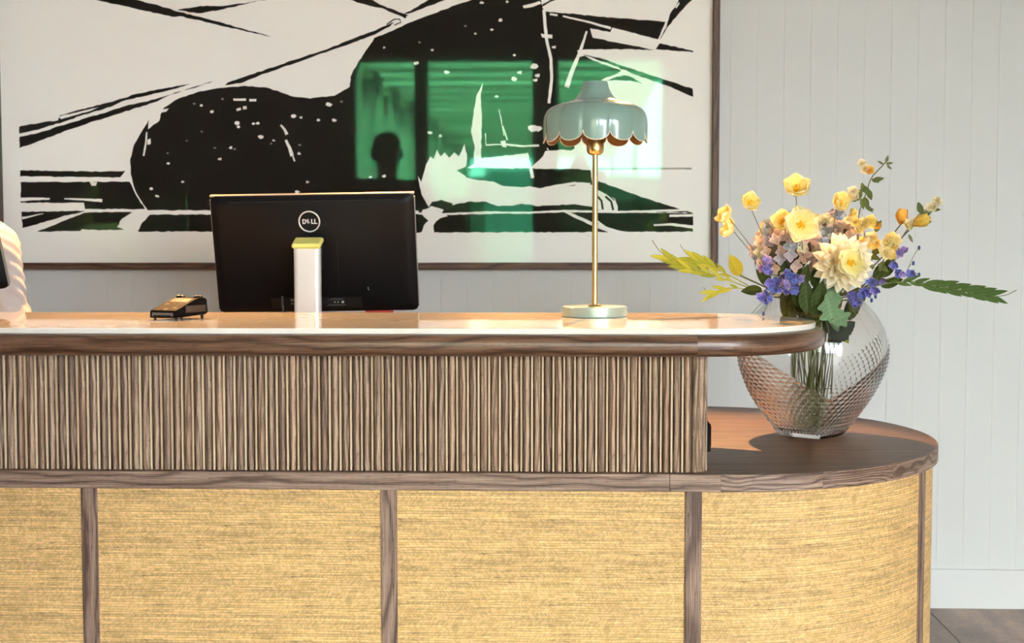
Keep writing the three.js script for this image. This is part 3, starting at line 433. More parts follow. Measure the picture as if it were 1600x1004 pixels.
monitor('black monitor at the left edge of the view in front of the white shirt', [-1.880, 1.296, -3.80], [0.2372, 0.02], 0.095);
// ------------------------------------------------------------------ payment terminal
{
  const t = thing('payment_terminal', 'small black card payment terminal with keypad on the stone ledge', 'card terminal', [-0.888, 1.114, -3.105], -0.42);
  const w = 0.074, s = new THREE.Shape(); s.moveTo(0.0, 0.008); s.lineTo(0.0, 0.019); s.quadraticCurveTo(0.001, 0.021, 0.004, 0.022); s.lineTo(0.075, 0.046); s.quadraticCurveTo(0.098, 0.05, 0.108, 0.044); s.lineTo(0.112, 0.016); s.lineTo(0.105, 0.012); s.closePath();
  const body = new THREE.ExtrudeGeometry(s, { depth: w - 0.004, bevelEnabled: true, bevelSize: 0.002, bevelThickness: 0.002, bevelSegments: 2 }).translate(0, 0, -(w - 0.004) / 2).rotateY(Math.PI / 2);
  part('body', body, std(C(0.010, 0.010, 0.010), 0.5, { specularIntensity: 0.03 }), t, [0, 0, 0.05]);
  const sl = Math.atan2(0.024, 0.071), key = rbox(0.0135, 0.003, 0.0075, 0.0013);
  const mKey = std(C(0.02, 0.02, 0.02), 0.5, { specularIntensity: 0.05 }), mKeyL = std(C(0.16, 0.15, 0.13), 0.5, { specularIntensity: 0.05 });
  for (let r = 0; r < 4; r++) for (let c = 0; c < 3; c++) part('key', key, (r * 3 + c) % 4 === 1 ? mKeyL : mKey, t, [(c - 1) * 0.0185, 0.0245 + r * 0.0034, 0.041 - r * 0.0098], [sl, 0, 0]);
  part('screen', box(0.052, 0.0015, 0.022), std(C(0.02, 0.03, 0.04), 0.4, { specularIntensity: 0.06 }), t, [0, 0.0432, -0.0125], [sl, 0, 0]);
  for (const x of [-1, 1]) part('corner_guard', new THREE.SphereGeometry(0.009, 14, 10).scale(1, 0.8, 1.6), std(C(0.012, 0.012, 0.012), 0.25), t, [x * 0.026, 0.048, -0.042]);
  part('card_slot', rbox(0.06, 0.009, 0.003, 0.001, 0, 0.0135, 0.0515), std(C(0.12, 0.12, 0.12), 0.3), t);
  part('slot_mouth', box(0.05, 0.003, 0.002, 0, 0.011, 0.0527), std(C(0.003, 0.003, 0.003), 0.6), t);
  part('side_panel', rbox(0.0015, 0.016, 0.07, 0.0007, 0.0382, 0.025, -0.018), std(C(0.05, 0.03, 0.02), 0.14), t);
  for (const [x, z] of [[-0.03, 0.042], [0.03, 0.042], [-0.03, -0.05], [0.03, -0.05]]) part('foot', cyl(0.005, 0.003, 0.014, 10, x, 0.007, z), mBlack, t);
}
{ const k = thing('power_socket', 'small black socket on the end of the fluted box beside the worktop', 'socket', [0.3035, 0.812, -3.0]); part('housing', rbox(0.016, 0.062, 0.09, 0.004, 0.008, 0.055, 0), std(C(0.01, 0.01, 0.01), 0.6, { specularIntensity: 0.1 }), k); part('socket_plate', rbox(0.004, 0.045, 0.045, 0.0015, 0.017, 0.055, 0), std(C(0.015, 0.015, 0.015), 0.5, { specularIntensity: 0.2 }), k); }
{ const k = thing('document_box', 'red document box behind the monitor, only its top edge showing', 'box', [-0.53, 0.81, -3.91]); part('body', rbox(0.07, 0.275, 0.06, 0.003, 0, 0.1375, 0), std(C(0.55, 0.05, 0.05), 0.5), k); part('lid', rbox(0.074, 0.02, 0.064, 0.003, 0, 0.276, 0), std(C(0.62, 0.07, 0.06), 0.5), k); }
// ------------------------------------------------------------------ glass vase
const VX = 0.618, VZ = -3.41, VY = 0.8105;
{
  const pf = [[0, 0.082], [0.006, 0.088], [0.022, 0.099], [0.072, 0.136], [0.11, 0.158], [0.145, 0.1725], [0.175, 0.181], [0.205, 0.1835], [0.245, 0.179], [0.275, 0.168], [0.302, 0.152], [0.325, 0.131], [0.34, 0.117], [0.348, 0.112]];
  const cu = new THREE.CatmullRomCurve3(pf.map(([h, r]) => V(r, h, 0)));
  const ang = (c, s, p) => Math.pow(Math.pow(Math.abs(c), p) + Math.pow(Math.abs(s), p), -1 / p);
  const surf = (off, bumps) => (u, v) => {
    const a = u * Math.PI * 2, p = cu.getPoint(v), h = p.y, pw = lerp(1.22, 2, sstep(h, 0.0, 0.26));
    let r = (p.x + off) * ang(Math.cos(a), Math.sin(a), pw) * (1 - 0.02 * (1 - sstep(h, 0, 0.1)));
    if (bumps) {
      const front = Math.abs(((a / (Math.PI / 2)) % 2 + 2) % 2 - 1), limit = 0.10 + 0.16 * (1 - front), m = 1 - sstep(h, limit - 0.006, limit + 0.004);
      const row = h / 0.0105, ri = Math.floor(row), n = 52, c = u * n + (ri % 2) * 0.5, fx = c - Math.floor(c) - 0.5, fy = row - ri - 0.5, b = Math.max(0, 1 - (fx * fx * 4.2 + fy * fy * 4.2));
      r += m * sstep(h, 0.004, 0.02) * 0.0034 * Math.sqrt(b);
    }
    return [r * Math.sin(a), h, r * Math.cos(a)];
  };
  const outer = grid(416, 170, surf(0, true)), inner = grid(160, 60, (u, v) => { const q = surf(-0.0045, false)(u, lerp(0.02, 1, v)); q[1] = lerp(0.016, 0.348, (q[1] - cu.getPoint(0.02).y) / (0.348 - cu.getPoint(0.02).y)); return q; });
  const flip = (g) => { const id = g.index.array; for (let t = 0; t < id.length; t += 3) { const a = id[t + 1]; id[t + 1] = id[t + 2]; id[t + 2] = a; } g.computeVertexNormals(); return g; };
  const So = surf(0, false), Si = surf(-0.0045, false);
  const rim = grid(160, 6, (u, v) => { const a = So(u, 1), b = Si(u, 1), t = v * Math.PI; return [lerp(a[0], b[0], (1 - Math.cos(t)) / 2), 0.348 + 0.0022 * Math.sin(t), lerp(a[2], b[2], (1 - Math.cos(t)) / 2)]; });
  const bot = grid(160, 3, (u, v) => { const a = So(u, 0), k = v; return [a[0] * k, 0, a[2] * k]; }), ibot = grid(160, 3, (u, v) => { const a = Si(u, 0.02), k = 1 - v; return [a[0] * k, 0.016, a[2] * k]; });
  const vase = thing('glass_vase', 'clear bulging glass vase with dimpled lower half on the worktop', 'vase', [VX, VY, VZ], 0.08);
  const mGlass = new THREE.MeshPhysicalMaterial({ color: C(0.97, 0.965, 0.95), transmission: 1, thickness: 0.005, roughness: 0.0, ior: 1.48 });
  part('vase_body', mergeVertices(mergeGeometries([outer, flip(inner), rim, bot, ibot].map((g) => { g.deleteAttribute('uv'); g.deleteAttribute('normal'); return g; })), 1e-6), mGlass, vase).geometry.computeVertexNormals();
}
// ------------------------------------------------------------------ flowers
const MOUTH = V(VX, VY + 0.35, VZ);
const petalMat = (transmission = 0.35) => new THREE.MeshPhysicalMaterial({ vertexColors: true, color: C(1, 1, 1), roughness: 1, transmission, thickness: 0, side: THREE.DoubleSide });
const mPetal = petalMat(), mLeaf = petalMat(0.22), mStem = std(C(0.16, 0.20, 0.07), 0.6), mStemDark = std(C(0.09, 0.10, 0.045), 0.7), mStemGrey = std(C(0.20, 0.19, 0.12), 0.7);
function tint(g, fn) { const p = g.attributes.uv, c = new Float32Array(p.count * 3); for (let i = 0; i < p.count; i++) { const k = fn(p.getX(i), p.getY(i)); c[3 * i] = k.r; c[3 * i + 1] = k.g; c[3 * i + 2] = k.b; } g.setAttribute('color', new THREE.BufferAttribute(c, 3)); return g; }
const mixc = (a, b, t) => a.clone().lerp(b, clamp(t, 0, 1));
// petal lies along +y from the origin, facing +z; wide profile w(t), curl bends it towards +z, cup hollows it
function petalGeo({ len = 0.02, wid = 0.02, cup = 0.3, curl = 0.5, tip = 0.6, wave = 0, neck = 0.35, nu = 6, nv = 8, c0, c1, c2 = null, seed = 1 }) {
  const r = rng(seed * 977 + 3), ph = r() * 6.28, g = grid(nu, nv, (u, v) => {
    const s = (u - 0.5) * 2, prof = Math.pow(Math.sin(Math.PI * Math.pow(lerp(0.04, 0.995, v), tip)), 0.7) * lerp(neck, 1, Math.min(1, v * 2.2));
    const x = s * wid / 2 * prof, a = curl * v, L = len * v, y = curl ? len / Math.max(1e-3, Math.abs(curl)) * Math.sin(Math.abs(a)) : L, z = curl ? Math.sign(curl) * len / Math.abs(curl) * (1 - Math.cos(a)) : 0;
    return [x, y, z + cup * wid * 0.5 * s * s * prof + wave * Math.sin(ph + s * 7 + v * 4) * v * v];
  });
  return tint(g, (u, v) => { const s = Math.abs(u - 0.5) * 2; let c = mixc(c0, c1, v); if (c2) c = mixc(c, c2, Math.max(Math.pow(v, 4), Math.pow(s, 5)) * 0.9); return c; });
}
const flatten = (g, m) => { const q = g.clone().applyMatrix4(m); return q; };
function ringOf(geos, n, tilt, z, r0, off, rnd, jit = 0.15) { // petals set around +z axis, each tilted up from the plane towards +z
  const out = []; for (let k = 0; k < n; k++) { const a = off + k / n * 6.2832 + (rnd() - 0.5) * jit, m = new THREE.Matrix4().makeRotationZ(a).multiply(new THREE.Matrix4().makeTranslation(0, r0, z)).multiply(new THREE.Matrix4().makeRotationX(tilt + (rnd() - 0.5) * jit)); out.push([geos[k % geos.length], m]); } return out;
}
const orient = (dir, roll = 0) => new THREE.Quaternion().setFromUnitVectors(V(0, 0, 1), dir.clone().normalize()).multiply(new THREE.Quaternion().setFromAxisAngle(V(0, 0, 1), roll));
const footOf = (k) => { const r = rng(k * 131 + 17); const a = r() * 6.28, d = 0.012 + r() * 0.04; return V(VX + Math.cos(a) * d, VY + 0.02, VZ + Math.sin(a) * d); };
let stemNo = 0;
function flower(name, label, category, headPos, group) { // group at the foot of its stem in the vase; returns helpers in world space
  const foot = footOf(++stemNo), o = thing(name, label, category, [foot.x, foot.y, foot.z], 0, group);
  const put = (n, geo, mat, pos = V(0, 0, 0), q = null, parent = o) => { const m = part(n, geo, mat, parent); m.position.copy(pos).sub(foot); if (q) m.quaternion.copy(q); return m; };
  const stem = (from, r, mat, bend = V(0, 0, 0)) => { const mx = clamp((from.x - VX) * 0.45, -0.06, 0.06), mz = clamp((from.z - VZ) * 0.4, -0.06, 0.06), mouth = V(VX + mx, VY + 0.34, VZ + mz), mid = from.clone().lerp(mouth, 0.5).add(bend); const pts = [from, mid, mouth, mouth.clone().lerp(foot, 0.55), foot].map((p) => p.clone().sub(foot)); const m = part('stem', tube(pts, r, 36, 6), mat, o); return m; };
  return { o, put, stem, foot, head: headPos };
}
const yl = (r, g, b) => S(r, g, b);
const POPPY = [1, 2, 3, 4].map((s) => petalGeo({ len: 0.026 + (s % 3) * 0.002, wid: 0.034 + (s % 2) * 0.004, cup: 0.3, curl: 0.8, tip: 0.5, wave: 0.0026, neck: 0.4, nu: 12, nv: 12, c0: yl(255, 236, 124), c1: yl(255, 246, 170), c2: yl(255, 251, 212), seed: s }));
const POPPYC = [1, 2, 3, 4].map((s) => petalGeo({ len: 0.026 + (s % 3) * 0.002, wid: 0.034 + (s % 2) * 0.004, cup: 0.22, curl: 0.45, tip: 0.5, wave: 0.0028, neck: 0.4, nu: 12, nv: 12, c0: yl(255, 240, 140), c1: yl(255, 247, 185), c2: yl(255, 251, 222), seed: s + 9 }));
const mAnther = std(S(240, 186, 24), 0.8), mAntherY = std(S(238, 200, 40), 0.8);
const ANTHER = (() => { const r = rng(3), l = [new THREE.SphereGeometry(0.0032, 8, 6)]; for (let k = 0; k < 22; k++) { const a = r() * 6.28, d = 0.002 + r() * 0.0038; l.push(new THREE.SphereGeometry(0.0009, 5, 4).translate(Math.cos(a) * d, Math.sin(a) * d, 0.002 + r() * 0.004)); } return merge(l); })();
function poppy(label, px, py, d, dir, sizePx, geos = POPPY, tiltUp = 0.3, bend = V(0, 0, 0)) {
  const h = at(px, py, d), f = flower('poppy', label, 'flower', h, 'poppies in the vase'), k = sizePx * d / FOCAL / 0.043, q = orient(V(...dir), stemNo), r = rng(stemNo * 7);
  for (const [g, m] of [...ringOf(geos, 5, tiltUp, 0, 0.001, 0.3, r), ...ringOf(geos, 4, tiltUp + 0.22, 0.001, 0.001, 0.9, r)]) { const e = f.put('petal', g, mPetal, h); const mm = new THREE.Matrix4().makeRotationFromQuaternion(q).multiply(new THREE.Matrix4().makeScale(k, k, k)).multiply(m); mm.setPosition(V(e.position.x, e.position.y, e.position.z).add(V().setFromMatrixPosition(mm))); mm.decompose(e.position, e.quaternion, e.scale); }
  const c = f.put('centre', ANTHER, mAnther, h.clone().addScaledVector(V(...dir).normalize(), 0.003 * k), q); c.scale.setScalar(k * 1.25);
  f.stem(h, 0.0011, mStemGrey, bend);
}
const D0 = 3.33;
poppy('highest pale yellow poppy, standing above the bunch on a thin stem', 1243, 298, D0, [0.05, 0.55, 0.8], 42);
poppy('pale yellow poppy upper left, facing forward above the two side-on poppies', 1170, 318, D0, [0.15, 0.35, 0.9], 32, POPPY, 0.35);
poppy('leftmost yellow poppy, upper of the two seen from the side', 1139, 340, D0, [-0.75, 0.5, 0.35], 34, POPPY, 0.3);
poppy('leftmost yellow poppy, lower of the two seen from the side', 1146, 361, D0 + 0.03, [-0.7, 0.35, 0.25], 34, POPPY, 0.35);
poppy('wide open pale yellow poppy facing the viewer at the middle of the bunch', 1251, 351, 3.25, [0.02, 0.05, 1], 47, POPPYC, 0.12);
poppy('small yellow poppy half hidden behind the wide open one', 1224, 346, 3.28, [-0.3, 0.15, 0.9], 34, POPPY, 0.25);
poppy('pale yellow poppy nodding right of the tall one, before the leafy sprig', 1308, 318, D0, [0.35, 0.25, 0.8], 34, POPPY, 0.4);
poppy('creamy poppy lying in the middle of the big dahlia', 1327, 411, 3.185, [0.12, 0.08, 1], 44, POPPYC, 0.35);
{ // dahlia
  const h = at(1317, 410, 3.23), f = flower('dahlia', 'large creamy white dahlia at the front of the bunch', 'flower', h), q = orient(V(-0.03, 0.0, 1)), r = rng(44);
  const mk = (len, wid, curl, s) => petalGeo({ len, wid: wid * 1.35, cup: 0.38, curl, tip: 0.78, wave: 0.0008, neck: 0.5, nu: 4, nv: 7, c0: yl(250, 226, 130), c1: yl(253, 242, 205), c2: yl(255, 250, 232), seed: s });
  const rings = [[15, 0.068, 0.024, 0.05, -0.12, 0], [14, 0.062, 0.023, 0.1, 0.18, 0.004], [13, 0.053, 0.022, 0.2, 0.42, 0.008], [11, 0.043, 0.019, 0.4, 0.7, 0.012], [9, 0.032, 0.016, 0.7, 0.95, 0.015], [7, 0.02, 0.012, 0.9, 1.2, 0.017]];
  rings.forEach(([n, len, wid, curl, tilt, z], i) => { const gs = [mk(len, wid, curl, i * 3 + 1), mk(len * 1.05, wid, curl, i * 3 + 2)]; for (const [g, m] of ringOf(gs, n, tilt, z, 0.003, i * 0.37, r, 0.22)) { const e = f.put('petal', g, mPetal, h); const mm = new THREE.Matrix4().makeRotationFromQuaternion(q).multiply(m); const off = V().setFromMatrixPosition(mm).add(e.position); mm.setPosition(off); mm.decompose(e.position, e.quaternion, e.scale); } });
  f.stem(h.clone().add(V(0, 0, -0.004)), 0.0022, mStem, V(0, -0.01, -0.03));
}
// hydrangea heads of four-petalled florets
const HYD = [[S(214, 186, 184), S(234, 216, 212)], [S(180, 172, 194), S(208, 198, 212)], [S(148, 168, 192), S(182, 198, 212)], [S(158, 186, 192), S(196, 214, 212)], [S(206, 212, 184), S(226, 224, 202)], [S(122, 148, 190), S(170, 188, 212)], [S(224, 194, 180), S(238, 216, 204)], [S(140, 146, 168), S(184, 188, 202)]].map(([a, b], i) => {
  const p = petalGeo({ len: 0.0195, wid: 0.0165, cup: 0.3, curl: 0.5, tip: 0.66, wave: 0.0008, neck: 0.3, nu: 4, nv: 5, c0: mixc(a, S(180, 190, 150), 0.25), c1: a, c2: b, seed: i }), l = [];
  for (let k = 0; k < 4; k++) l.push(p.clone().rotateX(0.22).rotateZ(k * Math.PI / 2)); return mergeGeometries(l);
});
function hydrangea(label, px, py, d, rad, n, dir, seed) {
  const h = at(px, py, d), f = flower('hydrangea', label, 'flower', h, 'hydrangea heads'), r = rng(seed), ax = V(...dir).normalize();
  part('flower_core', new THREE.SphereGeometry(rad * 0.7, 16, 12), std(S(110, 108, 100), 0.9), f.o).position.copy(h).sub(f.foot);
  for (let k = 0; k < n; k++) { const y = 1 - (k + 0.5) / n * 1.55, a = k * 2.39996 + r() * 0.3, s = Math.sqrt(Math.max(0, 1 - y * y)), v = V(s * Math.cos(a), y, s * Math.sin(a)).applyQuaternion(new THREE.Quaternion().setFromUnitVectors(V(0, 1, 0), ax)); const e = f.put('floret', HYD[Math.floor(r() * HYD.length)], mPetal, h.clone().addScaledVector(v, rad * (0.8 + r() * 0.28)), orient(v.clone().add(V((r() - 0.5) * 0.9, (r() - 0.5) * 0.9, 0.2)), r() * 3)); e.scale.setScalar(0.85 + r() * 0.4); }
  f.stem(h.clone().addScaledVector(ax, -rad * 0.3), 0.003, mStem);
}
hydrangea('large faded pink and blue hydrangea head behind the wide open poppy', 1232, 390, 3.36, 0.080, 110, [-0.1, 0.75, 0.65], 5);
hydrangea('smaller grey-blue and peach hydrangea head behind the dahlia', 1300, 372, 3.44, 0.060, 70, [0.1, 0.8, 0.6], 8);
// leaves
function leafGeo({ len, wid, curl = 0.5, cup = 0.2, c0, c1, serr = 0, lobes = 0, tip = 0.75 }) {
  const g = grid(10, 16, (u, v) => { const s = (u - 0.5) * 2; let p = Math.pow(Math.sin(Math.PI * Math.pow(lerp(0.02, 0.998, v), tip)), 0.85); if (serr) p *= 1 + serr * (((v * 9) % 1) - 0.5); if (lobes) p *= 1 + 0.32 * Math.sin(v * lobes * 6.283); const x = s * wid / 2 * p, a = curl * v, y = len / Math.max(0.001, Math.abs(curl)) * Math.sin(Math.abs(a)), z = Math.sign(curl) * len / Math.max(0.001, Math.abs(curl)) * (1 - Math.cos(a)); return [x, y, z + cup * wid * Math.abs(s) * 0.5 * p]; });
  return tint(g, (u, v) => { const s = Math.abs(u - 0.5) * 2; return mixc(mixc(c0, c1, 0.5 + 0.5 * Math.sin(v * 40 + s * 6) * 0.5), c1, s < 0.1 ? 0.8 : 0); });
}
const along = (dir, face) => { const y = dir.clone().normalize(), z = face.clone().addScaledVector(y, -face.dot(y)).normalize(), x = y.clone().cross(z); return new THREE.Quaternion().setFromRotationMatrix(new THREE.Matrix4().makeBasis(x, y, z)); };
const BLUE = [[S(58, 68, 176), S(150, 158, 226)], [S(78, 76, 190), S(176, 168, 232)], [S(50, 72, 166), S(140, 158, 222)], [S(120, 104, 190), S(214, 190, 224)]].map(([a, b], i) => {
  const p = petalGeo({ len: 0.0145, wid: 0.0135, cup: 0.35, curl: 0.55, tip: 0.62, wave: 0.0006, neck: 0.35, nu: 4, nv: 5, c0: mixc(a, S(200, 200, 235), 0.2), c1: a, c2: b, seed: i + 30 }), l = []; for (let k = 0; k < 5; k++) l.push(p.clone().rotateX(k % 2 ? 0.62 : 0.4).rotateZ(k * 1.2566)); return mergeGeometries(l);
});
const BUD = tint(new THREE.SphereGeometry(0.0042, 8, 6).scale(0.85, 1.35, 0.85), (u, v) => mixc(S(88, 112, 150), S(70, 84, 170), v));
function delphinium(label, pts, d, n, spread, seed, buds = []) { // blue florets strung along a twig
  const w = pts.map(([x, y, dd]) => at(x, y, d + (dd || 0))), f = flower('delphinium', label, 'flower', w[0], 'blue delphiniums'), r = rng(seed), cu = new THREE.CatmullRomCurve3(w);
  part('twig', tube(w.map((p) => p.clone().sub(f.foot)), 0.0012, 20, 5), mStem, f.o);
  for (let k = 0; k < n; k++) { const t = k / Math.max(1, n - 1), p = cu.getPoint(t).add(V((r() - 0.5) * spread, (r() - 0.5) * spread, (r() - 0.3) * spread * 0.8)), e = f.put('floret', BLUE[Math.floor(r() * 10) % 4], mPetal, p, orient(V((r() - 0.5) * 1.4, (r() - 0.55) * 1.2, 0.8), r() * 3)); e.scale.setScalar(0.95 + r() * 0.45); }
  for (const [x, y] of buds) { const p = at(x, y, d + 0.02), n2 = cu.getPoint(0.5); f.put('bud', BUD, mPetal, p); part('bud_stalk', tube([n2, n2.clone().lerp(p, 0.6).add(V(0, 0.006, 0)), p].map((v) => v.clone().sub(f.foot)), 0.0007, 10, 4), mStem, f.o); }
  f.stem(w[w.length - 1], 0.0016, mStem);
}
delphinium('blue-violet delphinium spray at the left, above the vase rim', [[1186, 410], [1200, 426], [1222, 432], [1240, 444, 0.03]], 3.24, 12, 0.05, 4);
delphinium('blue delphinium cluster low left with a bloom over the vase rim', [[1200, 476], [1195, 452], [1215, 450], [1240, 435], [1250, 450, 0.04]], 3.22, 16, 0.034, 9, [[1193, 490]]);
delphinium('bright blue delphinium cluster under the right of the dahlia', [[1372, 442], [1352, 452], [1344, 462], [1330, 470, 0.06]], 3.24, 10, 0.028, 12, [[1362, 469], [1368, 463]]);
delphinium('blue delphinium with hanging buds at the right', [[1412, 392], [1400, 400], [1402, 428], [1424, 428], [1392, 434], [1360, 452, 0.05]], 3.30, 8, 0.02, 21, [[1436, 387], [1427, 411], [1436, 429]]);
// small yellow roses and freesias
const rosette = (c0, c1, c2, seed) => { const l = [], r = rng(seed); [[3, 0.006, 1.2, 0.0], [4, 0.009, 0.85, 0.3], [5, 0.0115, 0.45, 0.8], [5, 0.0125, 0.15, 1.4]].forEach(([n, len, tilt, off]) => { for (let k = 0; k < n; k++) l.push(petalGeo({ len, wid: len * 1.15, cup: 0.45, curl: 0.6, tip: 0.55, neck: 0.4, nu: 4, nv: 4, c0, c1, c2, seed: seed + k }).rotateX(tilt).rotateZ(off + k / n * 6.283 + r() * 0.3)); }); return mergeGeometries(l); };
const ROSE = [rosette(S(252, 212, 70), S(255, 234, 120), S(255, 244, 175), 3), rosette(S(252, 222, 120), S(255, 242, 180), S(255, 250, 220), 5), rosette(S(244, 220, 160), S(252, 242, 210), S(255, 250, 232), 8), rosette(S(244, 170, 30), S(252, 200, 60), S(255, 222, 110), 12)];
const LEAFD = leafGeo({ len: 0.03, wid: 0.014, curl: 0.5, cup: 0.25, c0: S(70, 88, 42), c1: S(112, 124, 66) }), LEAFS = leafGeo({ len: 0.018, wid: 0.007, curl: 0.4, cup: 0.2, c0: S(92, 104, 62), c1: S(128, 136, 92) });
function sprig(label, pts, d, blooms, leaves, seed, name = 'blossom_sprig', group = 'yellow blossom sprigs') {
  const w = pts.map(([x, y, dd]) => at(x, y, d + (dd || 0))), f = flower(name, label, 'flower', w[0], group), r = rng(seed);
  part('twig', tube(w.map((p) => p.clone().sub(f.foot)), 0.0014, 24, 5), std(S(118, 104, 62), 0.8), f.o);
  for (const [x, y, k, s, dd] of blooms) { const e = f.put('blossom', ROSE[k], mPetal, at(x, y, d + (dd ?? -0.012)), orient(V((r() - 0.5) * 1.2, (r() - 0.3) * 0.9, 1), r() * 3)); e.scale.setScalar(s * 1.4); }
  for (const [x, y, dx, dy, g, s] of leaves) { const e = f.put('leaf', g ? LEAFD : LEAFS, mLeaf, at(x, y, d - 0.008), along(V(dx, -dy, 0.2), V(r() - 0.5, 0.3, 1))); e.scale.setScalar(s || 1); }
  f.stem(w[w.length - 1], 0.0018, mStemDark);
}
sprig('tallest leafy sprig with faded cream blossoms reaching above the bunch', [[1388, 248], [1375, 263], [1362, 277], [1353, 302], [1342, 335], [1340, 375], [1325, 430, 0.05]], 3.36,
  [[1346, 256, 2, 0.8], [1350, 263, 2, 0.9], [1358, 266, 3, 0.8], [1332, 300, 2, 1.0], [1326, 307, 1, 0.9], [1335, 308, 2, 0.8]],
  [[1384, 254, 0.25, -1, 0, 1.1], [1380, 256, -1, -0.35, 0, 1], [1384, 256, 1, -0.1, 0, 1], [1386, 258, 0.7, 0.8, 0, 0.9], [1364, 281, 1, -0.05, 1, 0.9], [1362, 280, 0.8, 0.4, 1, 0.7], [1350, 300, -0.2, -0.9, 1, 0.9], [1350, 308, 0.3, 0.9, 1, 1.1], [1346, 310, 0, 1, 1, 1], [1352, 320, 0.6, 0.8, 1, 0.9], [1340, 310, -0.8, 0.3, 1, 0.8], [1355, 325, 1, 0.3, 0, 1], [1348, 290, 0.5, 0.9, 1, 1.2], [1345, 296, -0.4, 1, 1, 1.1], [1356, 296, 0.3, 1, 1, 1]], 61);
sprig('sprig of small yellow roses right of the dahlia', [[1330, 335], [1345, 352], [1352, 372], [1350, 400], [1330, 440, 0.05]], 3.31,
  [[1331, 333, 0, 0.9], [1326, 343, 1, 0.8], [1336, 347, 0, 0.9], [1350, 350, 1, 1.1], [1358, 346, 0, 1.2], [1346, 354, 0, 1], [1362, 372, 1, 1.1], [1352, 378, 0, 1.35], [1366, 380, 0, 1], [1340, 360, 1, 0.9], [1370, 352, 3, 0.8]],
  [[1368, 362, 0.3, -1, 1, 1.1], [1362, 394, 1, -0.2, 1, 1.1], [1358, 398, 1, 0.5, 1, 1], [1350, 392, -0.4, 1, 1, 0.9]], 67);
sprig('sprig of buttery yellow blossoms between the dahlia and the orange blooms', [[1395, 365], [1388, 380], [1384, 398], [1372, 420], [1345, 450, 0.05]], 3.29,
  [[1390, 372, 0, 1.2], [1398, 376, 1, 1.1], [1386, 381, 1, 1.1], [1394, 385, 0, 1.1], [1384, 396, 1, 1.2], [1391, 400, 0, 1.0], [1378, 392, 1, 0.9]],
  [[1380, 408, -0.3, 1, 1, 1], [1372, 412, 0.8, 0.8, 1, 1.1], [1366, 416, -1, 0.2, 1, 1.1]], 71);
sprig('spray of orange blooms and cream buds reaching right', [[1464, 312], [1450, 325], [1436, 335], [1415, 362], [1395, 395], [1350, 445, 0.05]], 3.33,
  [[1463, 312, 2, 0.75], [1459, 322, 2, 0.9], [1466, 316, 2, 0.7], [1453, 324, 2, 0.8], [1418, 352, 1, 1.05], [1428, 349, 2, 0.95]],
  [[1440, 333, -0.4, -1, 1, 1.1], [1446, 328, 1, -0.25, 1, 0.9], [1452, 326, 1, 0.2, 1, 0.9], [1438, 338, 1, -0.4, 1, 1], [1420, 366, 0.3, 1, 0, 1.3]], 75);
function tulip(label, px, py, d, dir, size, c0, c1, seed) {
  const h = at(px, py, d), f = flower('ranunculus', label, 'flower', h, 'orange blooms'), q = orient(V(...dir)), r = rng(seed), gs = [1, 2].map((s) => petalGeo({ len: 0.03, wid: 0.022, cup: 0.55, curl: 0.8, tip: 0.7, neck: 0.5, c0, c1, c2: mixc(c1, S(255, 240, 190), 0.3), seed: seed + s }));
  for (const [n, t, off] of [[5, 0.95, 0], [5, 1.15, 0.5], [3, 1.35, 0.2]]) for (const [g, m] of ringOf(gs, n, t, 0, 0.002, off, r, 0.2)) { const e = f.put('petal', g, mPetal, h); const mm = new THREE.Matrix4().makeRotationFromQuaternion(q).multiply(new THREE.Matrix4().makeScale(size, size, size)).multiply(m); const off2 = V().setFromMatrixPosition(mm).add(e.position); mm.setPosition(off2); mm.decompose(e.position, e.quaternion, e.scale); }
  f.stem(h, 0.0016, mStemDark);
}
tulip('deep orange cupped bloom, left of the two at the right', 1407, 351, 3.33, [0.05, 0.95, 0.3], 1.35, S(240, 160, 10), S(255, 200, 40), 81);
tulip('golden cupped bloom, right of the two at the right', 1428, 352, 3.31, [0.75, 0.5, 0.5], 1.45, S(236, 184, 30), S(252, 218, 80), 84);
tulip('small orange and white bud above the dahlia', 1352, 384, 3.27, [0.05, 0.8, 0.6], 1.0, S(250, 190, 30), S(255, 238, 190), 88);
// ferns
const FERN = [[S(140, 146, 34), S(184, 186, 70)], [S(108, 126, 30), S(160, 170, 60)], [S(58, 84, 32), S(90, 116, 50)]].map(([a, b]) => leafGeo({ len: 0.058, wid: 0.0145, curl: 0.25, cup: 0.2, c0: a, c1: b, tip: 0.8 }));
function fern(label, pts, d, n, col, seed, len = 1) {
  const w = pts.map(([x, y, dd]) => at(x, y, d + (dd || 0))), f = flower('fern_frond', label, 'foliage', w[0], 'fern fronds'), cu = new THREE.CatmullRomCurve3(w), r = rng(seed);
  part('rib', tube(w.map((p) => p.clone().sub(f.foot)), 0.0013, 24, 5), col === 2 ? mStem : std(S(160, 166, 60), 0.7), f.o);
  for (let k = 0; k < n; k++) { const t = 0.04 + 0.72 * k / n, p = cu.getPoint(t), tg = cu.getTangent(t).negate(), side = k % 2 ? 1 : -1, dir = tg.clone().multiplyScalar(1).add(V(0, side * 0.32, side * 0.15)), e = f.put('leaflet', FERN[col === 2 ? 2 : (r() > 0.5 ? 0 : 1)], mLeaf, p, along(dir, V(r() - 0.5, 0.3, 1))); e.scale.setScalar(len * (0.55 + 0.5 * Math.sin(Math.PI * Math.min(1, t + 0.25))) * (0.85 + r() * 0.3)); }
  part('tendril', tube([w[0], w[0].clone().lerp(w[1], -0.35).add(V(0, 0.008, 0)), w[0].clone().lerp(w[1], -0.7).add(V(0, 0.024, 0))].map((p) => p.clone().sub(f.foot)), 0.0009, 10, 4), mStemGrey, f.o);
  f.stem(w[w.length - 1], 0.0018, mStem);
}
